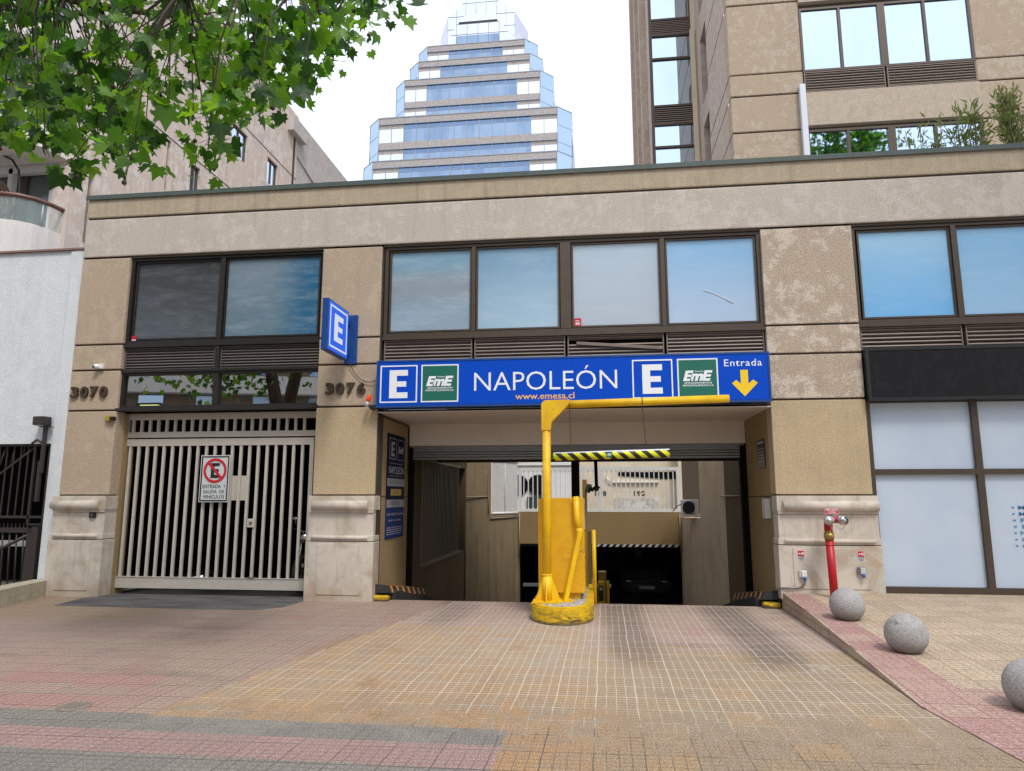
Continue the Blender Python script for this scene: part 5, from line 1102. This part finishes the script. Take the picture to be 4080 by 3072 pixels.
# ================================================================== PLANTS ON THE ROOF TERRACE
def lance(m, p, d, L, w, mat=0, rnd=None):
    d = d.normalized(); s = d.cross(Vector((rnd.uniform(-1, 1), rnd.uniform(-1, 1), rnd.uniform(-.3, 1)))).normalized() * w
    a = p; e = p + d * L; mid = p + d * L * .45
    f = m.bm.faces.new([m.bm.verts.new(v) for v in (a, mid + s, e, mid - s)]); f.material_index = mat
def shrub(label, x0, x1, top, n, dens, seed, tilt=0.2, yb=1.5, mats=('leaf4', 'leaf5')):
    rn = random.Random(seed); q = thing('oleander_shrub', label, 'shrub', ((x0 + x1) / 2, yb, 6.7), 'shrubs planted along the roof terrace')
    st = MB(); lf = MB()
    for i in range(n):
        bx_ = rn.uniform(x0 + (x1 - x0) * .3, x1 - (x1 - x0) * .3); hx = rn.uniform(x0, x1); hz = top * 1.0 - abs((hx - (x0 + x1) / 2) / (x1 - x0)) * .7 - rn.uniform(0, .45)
        p0 = Vector((bx_, yb + rn.uniform(-.15, .15), 6.7)); p2 = Vector((hx, yb + rn.uniform(-.35, .2), hz)); p1 = p0.lerp(p2, .5) + Vector((0, 0, .25))
        pts = []
        for k in range(9):
            f = k / 8; pts.append(p0 * (1 - f) ** 2 + p1 * 2 * f * (1 - f) + p2 * f * f)
        st.tube(pts, [.012 * (1 - .08 * k) for k in range(9)], 5)
        for k in range(int(dens)):
            f = .35 + .65 * rn.random(); p = p0 * (1 - f) ** 2 + p1 * 2 * f * (1 - f) + p2 * f * f
            off = Vector((rn.gauss(0, .05), rn.gauss(0, .05), rn.gauss(0, .05))); 
            dr = (p2 - p1).normalized() * .8 + Vector((rn.gauss(0, .7), rn.gauss(0, .7), rn.gauss(0.1, .5)))
            lance(lf, p + off, dr, rn.uniform(.10, .19), rn.uniform(.012, .019), 0 if rn.random() < .65 else 1, rn)
    st.build('stem', M['stem'], q); lf.build('foliage', [M[mats[0]], M[mats[1]]], q)
shrub('sparse oleander shrub, leftmost on the roof terrace edge', 5.45, 6.15, 8.35, 9, 22, 1)
shrub('leafy oleander shrub in front of the lower office window, middle of the terrace row', 6.15, 6.95, 8.6, 14, 40, 2)
shrub('densest and tallest oleander shrub at the right end of the roof terrace', 6.98, 7.72, 8.95, 16, 55, 3, mats=('leaf5', 'leaf4'))
shrub('thin oleander growing at the far right against the mirrored window', 7.7, 8.3, 8.5, 6, 30, 4, mats=('leaf5', 'leaf4'))
m = MB(); m.box(5.2, 8.6, 1.2, 1.8, 6.5, 6.95, 0, .02); tag(m.build('planter', M['concrete']), 'long concrete planter box behind the parapet holding the shrubs', 'planter')

# ================================================================== PLANE TREE OVER THE VIEW
CL = [(-7.35,-3.75,6.84),(-5.02,-5.63,5.41),(-2.84,-6.26,4.63),(-6.25,-3.83,7.22),(-3.12,-4.15,7.02),(-4.57,-5.96,4.87),(-3.17,-5.75,4.78),(-4.08,-5.85,5.4),(-5.13,-5.49,6.38),(-3.77,-4.47,7.22),(-5.34,-4.09,6.87),(-3.96,-5.0,6.08),(-3.68,-3.67,7.73),(-7.0,-4.02,5.88),(-3.45,-6.28,4.67),(-7.38,-3.72,7.69),(-6.25,-3.79,5.94),(-2.82,-3.75,7.63),(-6.13,-4.65,6.46),(-6.71,-3.61,6.25),(-4.54,-4.7,6.54),(-5.15,-3.83,7.75),(-2.68,-4.32,6.91),(-2.57,-5.13,6.33),(-4.9,-5.5,4.71),(-4.52,-4.33,6.18),(-4.13,-5.28,6.27),(-3.06,-5.39,5.35),(-5.01,-4.21,5.54),(-3.0,-4.4,6.31),(-5.49,-4.22,6.33),(-3.68,-3.75,7.01),(-2.48,-6.27,4.59),(-4.0,-4.49,6.61),(-5.04,-4.31,5.84),(-4.39,-4.04,7.2),(-3.27,-4.19,6.96),(-3.36,-5.16,5.16),(-3.58,-5.71,4.89),(-4.36,-5.94,5.96),(-4.11,-5.78,5.81),(-4.16,-3.86,7.12),(-5.62,-5.55,5.65),(-4.89,-6.04,4.85),(-3.83,-4.73,6.21),(-2.72,-5.92,5.22),(-4.16,-3.72,6.34),(-3.44,-6.3,4.11),(-5.99,-4.64,5.9),(-3.58,-5.44,5.53),(-4.71,-4.19,6.78),(-2.52,-4.86,6.75),(-2.37,-5.58,5.67),(-4.74,-5.02,5.48),(-6.0,-5.07,6.36),(-4.23,-4.2,7.46),(-4.59,-4.39,5.93),(-3.37,-5.41,5.36),(-5.72,-4.16,5.53),(-3.54,-4.35,7.24),(-2.56,-4.56,6.51),(-6.72,-3.82,7.23),(-6.22,-4.75,7.1),(-4.95,-4.42,7.25),(-4.39,-5.61,5.2),(-2.3,-5.94,4.9),(-5.69,-4.31,6.58),(-2.56,-5.99,5.43),(-2.96,-4.0,6.4),(-4.92,-5.87,5.87),(-5.25,-3.92,6.77),(-4.49,-5.52,6.08),(-4.0,-6.21,4.92),(-3.74,-3.75,6.54),(-5.94,-4.49,6.82),(-7.16,-4.2,7.63),(-1.77,-5.64,5.95),(-4.79,-6.14,5.19),(-3.83,-6.2,5.71),(-3.48,-5.45,6.21),(-6.09,-4.99,5.75),(-4.77,-6.07,5.53),(-4.6,-5.27,4.88),(-6.0,-4.8,5.34),(-3.89,-5.41,5.69),(-4.89,-5.34,5.39),(-6.74,-3.87,6.03),(-3.45,-6.23,5.16),(-3.43,-5.32,4.8),(-3.9,-6.11,4.56),(-3.33,-4.37,5.9),(-2.3,-4.59,6.58),(-6.8,-4.06,6.33),(-3.34,-5.48,4.5),(-6.38,-4.78,6.95),(-3.48,-5.78,5.91),(-4.82,-4.46,6.19),(-2.72,-5.21,6.33),(-4.36,-4.17,5.74),(-6.97,-4.22,7.7),(-2.7,-5.84,5.74),(-4.81,-3.69,6.36),(-4.46,-4.65,5.92),(-3.74,-5.26,6.49),(-3.27,-4.06,6.83),(-2.97,-5.59,5.72),(-3.9,-4.35,7.04),(-6.31,-4.45,7.33),(-6.78,-4.02,6.14),(-3.88,-6.3,5.18),(-3.97,-3.72,6.12),(-5.0,-4.59,6.99),(-3.42,-3.95,6.54),(-5.1,-5.81,5.63),(-6.17,-4.42,6.98),(-5.0,-4.51,5.22),(-5.4,-4.53,7.32),(-2.98,-4.45,6.08),(-3.86,-5.42,6.04),(-2.86,-5.91,5.25),(-4.52,-6.02,5.2),(-3.89,-5.97,4.71),(-5.3,-4.02,6.39),(-3.58,-5.94,5.17),(-4.93,-5.44,5.52),(-3.97,-3.91,7.41),(-4.83,-5.12,5.4),(-3.44,-5.97,5.89),(-7.25,-4.01,7.11),(-5.4,-4.72,5.57),(-4.22,-5.98,4.28),(-2.47,-4.79,6.13),(-6.46,-3.79,7.77),(-3.24,-4.64,6.16),(-4.19,-4.52,6.01),(-5.61,-3.76,5.88),(-3.57,-6.22,5.49),(-5.66,-5.39,5.18),(-4.6,-4.0,7.14),(-1.93,-5.77,5.78),(-4.79,-5.72,4.76),(-4.92,-5.12,5.16),(-4.35,-5.3,6.06),(-6.25,-3.72,7.6),(-2.5,-4.15,6.73),(-4.5,-5.96,5.42),(-5.57,-3.95,6.64),(-3.93,-5.51,4.87),(-3.99,-6.1,5.13),(-6.35,-4.16,7.37),(-5.61,-4.63,6.33),(-4.32,-5.62,5.77),(-5.54,-4.86,5.77),(-2.41,-5.31,5.7),(-4.08,-4.16,6.43),(-4.61,-5.5,6.3),(-4.56,-5.83,5.8),(-3.58,-4.78,5.8),(-6.23,-4.38,5.89),(-5.0,-4.6,7.19),(-2.95,-4.32,7.19),(-3.47,-4.17,5.86),(-3.48,-3.7,6.28),(-4.78,-5.63,6.34),(-2.74,-5.52,5.95),(-4.56,-5.06,5.53),(-7.03,-4.3,7.18),(-2.81,-5.67,5.53),(-5.29,-5.52,5.55),(-3.06,-3.81,7.18),(-3.51,-6.1,4.66),(-7.19,-3.71,6.2),(-3.92,-5.84,5.3),(-5.37,-4.75,5.15),(-5.54,-4.75,5.68),(-4.46,-3.84,6.69),(-2.53,-5.69,5.42),(-3.97,-4.31,6.62),(-3.2,-5.64,5.82),(-1.78,-5.44,5.95),(-3.18,-5.97,5.38),(-3.35,-3.92,7.62),(-3.78,-4.07,7.1),(-3.55,-4.58,6.09),(-5.66,-5.45,5.28)]
leaf_outline = [(0, -.02), (.16, -.16), (.34, -.12), (.30, .02), (.50, .10), (.34, .22), (.40, .42), (.20, .36), (.12, .50), (0, .78), (-.12, .50), (-.20, .36), (-.40, .42), (-.34, .22), (-.50, .10), (-.30, .02), (-.34, -.12), (-.16, -.16)]
class LeafMesh:
    def __init__(s): s.v = []; s.f = []; s.m = []
    def add(s, p, size, rot, mat, droop=.25):
        b = len(s.v); s.v.append(p + rot @ Vector((0, .12 * size, 0)))
        for (x, y) in leaf_outline:
            z = -droop * (x * x * 1.6 + max(0, y - .3) ** 2 * 1.5); s.v.append(p + rot @ (Vector((x, y, z)) * size))
        n = len(leaf_outline)
        for i in range(n): s.f.append((b, b + 1 + i, b + 1 + (i + 1) % n)); s.m.append(mat)
    def build(s, name, mats, par):
        me = bpy.data.meshes.new(name); me.from_pydata([tuple(v) for v in s.v], [], s.f); 
        for m_ in mats: me.materials.append(m_)
        me.polygons.foreach_set('material_index', s.m); me.polygons.foreach_set('use_smooth', [True] * len(s.f)); me.update(); return link(name, me, par)
rn = random.Random(11)
PT = thing('plane_tree', 'leafy plane tree whose branches hang over the upper left of the view', 'tree', (-9.3, -8.0, 0))
tk = MB(); tk.tube([(-9.3, -8, -.05), (-9.25, -8, 1.2), (-9.1, -7.9, 2.6), (-8.9, -7.8, 3.6)], [.34, .27, .25, .24], 16)
tk.tube([(-8.95, -7.85, 3.3), (-8.5, -7.4, 4.6), (-7.9, -6.7, 5.8), (-7.0, -5.9, 6.5), (-5.9, -5.2, 6.75), (-5.0, -4.9, 6.6), (-4.1, -4.9, 6.4)], [.2, .17, .14, .10, .065, .04, .02], 12)
tk.tube([(-8.95, -7.85, 3.3), (-9.5, -8.1, 5.2), (-9.9, -8.4, 7.5), (-10.2, -8.6, 9.5)], [.2, .17, .13, .08], 12)
tk.tube([(-7.9, -6.7, 5.8), (-7.4, -5.4, 7.2), (-6.4, -4.3, 8.0), (-5, -3.9, 8.3)], [.12, .08, .05, .025], 10)
tk.tube([(-7.0, -5.9, 6.5), (-5.7, -6.0, 6.4), (-4.6, -6.0, 6.2), (-3.4, -5.9, 5.9), (-2.4, -5.9, 5.8)], [.09, .065, .045, .028, .014], 8)
tk.tube([(-5.9, -5.2, 6.75), (-4.6, -4.7, 7.2), (-3.3, -4.5, 7.2), (-2.4, -4.6, 6.9)], [.06, .045, .03, .012], 8)
tk.build('trunk', M['bark'], PT)
nodes = [Vector(p) for p in ((-7, -5.9, 6.5), (-5.9, -5.2, 6.75), (-5, -4.9, 6.6), (-4.1, -4.9, 6.4), (-6.4, -4.3, 8.0), (-5, -3.9, 8.3), (-5.7, -6, 6.4), (-4.6, -6, 6.2), (-3.4, -5.9, 5.9), (-2.4, -5.9, 5.8), (-4.6, -4.7, 7.2), (-3.3, -4.5, 7.2), (-2.4, -4.6, 6.9), (-2.9, -5.9, 5.85), (-5.4, -5.0, 6.7))]
tw = MB(); LM = LeafMesh(); balls = []
for (cx, cy, cz) in CL:
    if rn.random() < .16: continue
    c0 = Vector((cx, cy, cz)); nd = min(nodes, key=lambda n_: (n_ - c0).length + (0 if n_.z > c0.z else .6)); mid = nd.lerp(c0, .55) + Vector((rn.uniform(-.12, .12), rn.uniform(-.12, .12), .15 + rn.uniform(-.05, .1)))
    tw.tube([nd, mid, c0, c0 + Vector((rn.uniform(-.1, .1), rn.uniform(-.1, .1), -.12))], [.012, .008, .004, .002], 4)
    nl = 11
    for k in range(nl):
        r_ = .16; p = c0 + Vector((rn.gauss(0, r_ * .6), rn.gauss(0, r_), rn.gauss(-.0, r_ * .5)))
        size = rn.uniform(.11, .215) * (1.15 if rn.random() < .15 else 1)
        if p.z < cz - .38: continue
        rot = Euler((R(rn.gauss(-105, 32)), R(rn.gauss(0, 28)), rn.uniform(-1.1, 1.1) + (math.pi if rn.random() < .5 else 0)), 'XYZ').to_matrix()
        # leaf tips hang down and outward
        LM.add(p, size, rot, rn.choices((0, 1, 2), (5, 5, 3.4))[0], rn.uniform(.1, .7))
        if k % 3 == 0: tw.tube([c0, p], [.003, .0015], 3, caps=False)
    if rn.random() < .3: balls.append(c0 + Vector((rn.uniform(-.15, .15), rn.uniform(-.1, .1), rn.uniform(-.3, -.1))))
tw.build('twigs', M['twig'], PT)
# off-view part of the crown
for k in range(5200):
    a = rn.uniform(0, 6.283); rr_ = 3.2 * rn.random() ** .4; ph = rn.uniform(-.6, 1.5)
    p = Vector((-10.4 + rr_ * math.cos(a) * math.cos(ph) * 1.1, -9.2 + rr_ * math.sin(a) * math.cos(ph), 8.6 + rr_ * math.sin(ph) * .9))
    if p.y > -6.6 and p.x > -9: continue
    rot = Euler((R(rn.gauss(-100, 40)), R(rn.gauss(0, 30)), rn.uniform(-3.14, 3.14)), 'XYZ').to_matrix(); LM.add(p, rn.uniform(.22, .36), rot, rn.choices((0, 1, 2), (4, 4, 2))[0], .3)
for k in range(900):
    p = Vector((rn.gauss(-11.2, 1.6), rn.gauss(-8.4, .9), rn.gauss(5.9, .75)))
    if p.x > -8.6 or p.z < 4.5: continue
    rot = Euler((R(rn.gauss(-100, 40)), R(rn.gauss(0, 30)), rn.uniform(-3.14, 3.14)), 'XYZ').to_matrix(); LM.add(p, rn.uniform(.16, .28), rot, rn.choices((0, 1, 2), (4, 4, 2))[0], .3)
LM.build('crown', [M['leaf1'], M['leaf2'], M['leaf3']], PT)
bm_ = MB(); bm_.sphere((0, 0, 0), .019, 0, 10); bm_.tube([(0, 0, .015), (.005, 0, .16)], .0016, 4); b0_ = bm_.build('seed_ball', paint('seed ball', (.05, .038, .02), .9), None)
proto = b0_
for i, p in enumerate(balls[:45]):
    o = proto if i == 0 else proto.copy()
    if i: COL.objects.link(o)
    o.parent = None; o.location = p; o.parent = PT; o.matrix_parent_inverse = wmat(PT).inverted()

# street trees and the far side of the street, seen in the window reflections
def big_tree(label, x, y, h, r, n, seed, hc=.62):
    rn = random.Random(seed); q = thing('plane_tree', label, 'tree', (x, y, 0), 'street trees reflected in the office windows')
    m = MB(); m.tube([(x, y, -.1), (x + .1, y, h * .3), (x, y + .1, h * .55), (x + .2, y, h * .85)], [.35, .28, .2, .06], 12)
    for k in range(8):
        a = k * .785; z = h * (.35 + .05 * k); m.tube([(x, y, z), (x + r * .4 * math.cos(a), y + r * .4 * math.sin(a), z + 1.5), (x + r * .75 * math.cos(a), y + r * .75 * math.sin(a), z + 2.6)], [.12, .08, .03], 7)
    m.build('trunk', M['bark'], q); L_ = LeafMesh()
    cls = [Vector((x + rn.gauss(0, r * .42), y + rn.gauss(0, r * .42), hc * h + rn.gauss(0, h * .09))) for _ in range(60)]
    for k in range(n):
        c0 = rn.choice(cls); p = c0 + Vector((rn.gauss(0, .55), rn.gauss(0, .55), rn.gauss(0, .45)))
        if p.z > h: continue
        rot = Euler((R(rn.gauss(-100, 45)), R(rn.gauss(0, 35)), rn.uniform(-3.14, 3.14)), 'XYZ').to_matrix(); L_.add(p, rn.uniform(.25, .45), rot, rn.choices((0, 1, 2), (4, 4, 2))[0], .3)
    L_.build('crown', [M['leaf1'], M['leaf2'], M['leaf3']], q)
big_tree('tall plane tree standing to the right of the viewer, mirrored in the lower office windows', 15.6, -8.6, 29, 4.0, 6500, 21, .78)
big_tree('plane tree on the far pavement across the street', -48, -25, 13, 4, 2600, 23)
OB = thing('opposite_building', 'cream banded apartment block across the street, seen only in reflections', 'building', (-28, -38, 0))
rot = Matrix.Rotation(R(-14), 4, 'Z'); 
def rb_(m): m.bm.transform(Matrix.Translation((-28, -36, 0)) @ rot)
m = MB(); m.box(-22, 22, -8, -.4, 0, 22); rb_(m); m.build('wall', stucco('opposite wall', (.22, .17, .13)), OB)
for k in range(6):
    m = MB(); m.box(-22, 22, -.6, .6, 2.6 + k * 3.2, 3.9 + k * 3.2); rb_(m); m.build('balcony_band', M['lbwhite'], OB)
    m = MB()
    for i in range(11): m.box(-21 + i * 4, -19.3 + i * 4, -.4, -.34, .9 + k * 3.2, 2.5 + k * 3.2)
    rb_(m); m.build('window_row', M['tglassl'], OB)
m = MB(); m.box(-24, -18, -9, 1.0, 0, 21); rb_(m); m.build('brick_tower', stucco('brick', (.38, .16, .09)), OB)
q = thing('street_lamp', 'street lamp with a flat head on the near kerb left of the viewer', 'street lamp', (-15.0, -9.3, 0))
m = MB(); m.tube([(-15.0, -9.3, 0), (-15.0, -9.3, 4.5)], [.07, .045], 10); m.tube([(-15, -9.3, 4.4), (-14.3, -9.3, 4.52)], .03, 8); m.build('pole', M['iron'], q)
m = MB(); m.box(-14.5, -13.7, -9.42, -9.18, 4.48, 4.54, 0, .02); hd = m.build('head', M['iron'], q)
tt = NT('lamp lens', .3); tt.out((.8, .8, .5)); tt.p.inputs['Emission Color'].default_value = (.9, 1, .4, 1); tt.p.inputs['Emission Strength'].default_value = 2.0
m = MB(); m.box(-14.4, -13.8, -9.37, -9.23, 4.465, 4.478); m.build('lens', tt.m, hd)
m = MB(); m.box(6, 34, -44, -37, 0, 19); ob2 = m.build('opposite_block', stucco('opposite grey wall', (.36, .34, .31))); tag(ob2, 'plain grey block across the street to the right, seen only in reflections', 'building')

# ================================================================== LIGHT, SKY, CAMERA
wd = bpy.data.worlds.new('World'); sc.world = wd; wd.use_nodes = True; nt = wd.node_tree; bg = nt.nodes['Background']
sk = nt.nodes.new('ShaderNodeTexSky'); sk.sky_type = 'NISHITA'; sk.sun_disc = False
EL, AZ = R(56), R(152)
sk.sun_elevation = EL; sk.sun_rotation = AZ; sk.dust_density = 3.0; sk.altitude = 500
nt.links.new(sk.outputs[0], bg.inputs[0]); bg.inputs[1].default_value = 0.05
bg2 = nt.nodes.new('ShaderNodeBackground'); tcw = nt.nodes.new('ShaderNodeTexCoord'); nz = nt.nodes.new('ShaderNodeTexNoise'); nz.inputs['Scale'].default_value = 2.2; nz.inputs['Detail'].default_value = 6
mpw = nt.nodes.new('ShaderNodeMapping'); mpw.inputs['Scale'].default_value = (1, 1, 2.5); nt.links.new(tcw.outputs['Generated'], mpw.inputs[0]); nt.links.new(mpw.outputs[0], nz.inputs[0])
cr = nt.nodes.new('ShaderNodeMix'); cr.data_type = 'RGBA'; cr.inputs[6].default_value = (.76, .82, .93, 1); cr.inputs[7].default_value = (.90, .91, .93, 1); nt.links.new(nz.outputs[0], cr.inputs[0])
nt.links.new(cr.outputs[2], bg2.inputs[0]); bg2.inputs[1].default_value = 1.24
ad = nt.nodes.new('ShaderNodeAddShader'); nt.links.new(bg.outputs[0], ad.inputs[0]); nt.links.new(bg2.outputs[0], ad.inputs[1]); nt.links.new(ad.outputs[0], nt.nodes['World Output'].inputs[0])
sl = bpy.data.lights.new('sun', 'SUN'); sl.energy = 2.4; sl.angle = R(14); sl.color = (1, .96, .9); so = bpy.data.objects.new('sun', sl); COL.objects.link(so)
dv = Vector((math.sin(AZ) * math.cos(EL), math.cos(AZ) * math.cos(EL), math.sin(EL)))      # towards the sun
so.rotation_euler = (-dv).to_track_quat('-Z', 'Y').to_euler()
cam = bpy.data.cameras.new('camera'); co = bpy.data.objects.new('camera', cam); COL.objects.link(co)
cam.sensor_width = 36; cam.lens = 1500 / 2212 * 36; cam.clip_end = 3000; cam.clip_start = .05
co.location = (0, -10.8, 1.6); co.rotation_euler = (R(90 + 9.1), 0, R(7.0)); sc.camera = co
sc.view_settings.view_transform = 'Standard'; sc.view_settings.look = 'None'; sc.view_settings.exposure = 0
sc.cycles.max_bounces = 8; sc.cycles.use_denoising = True
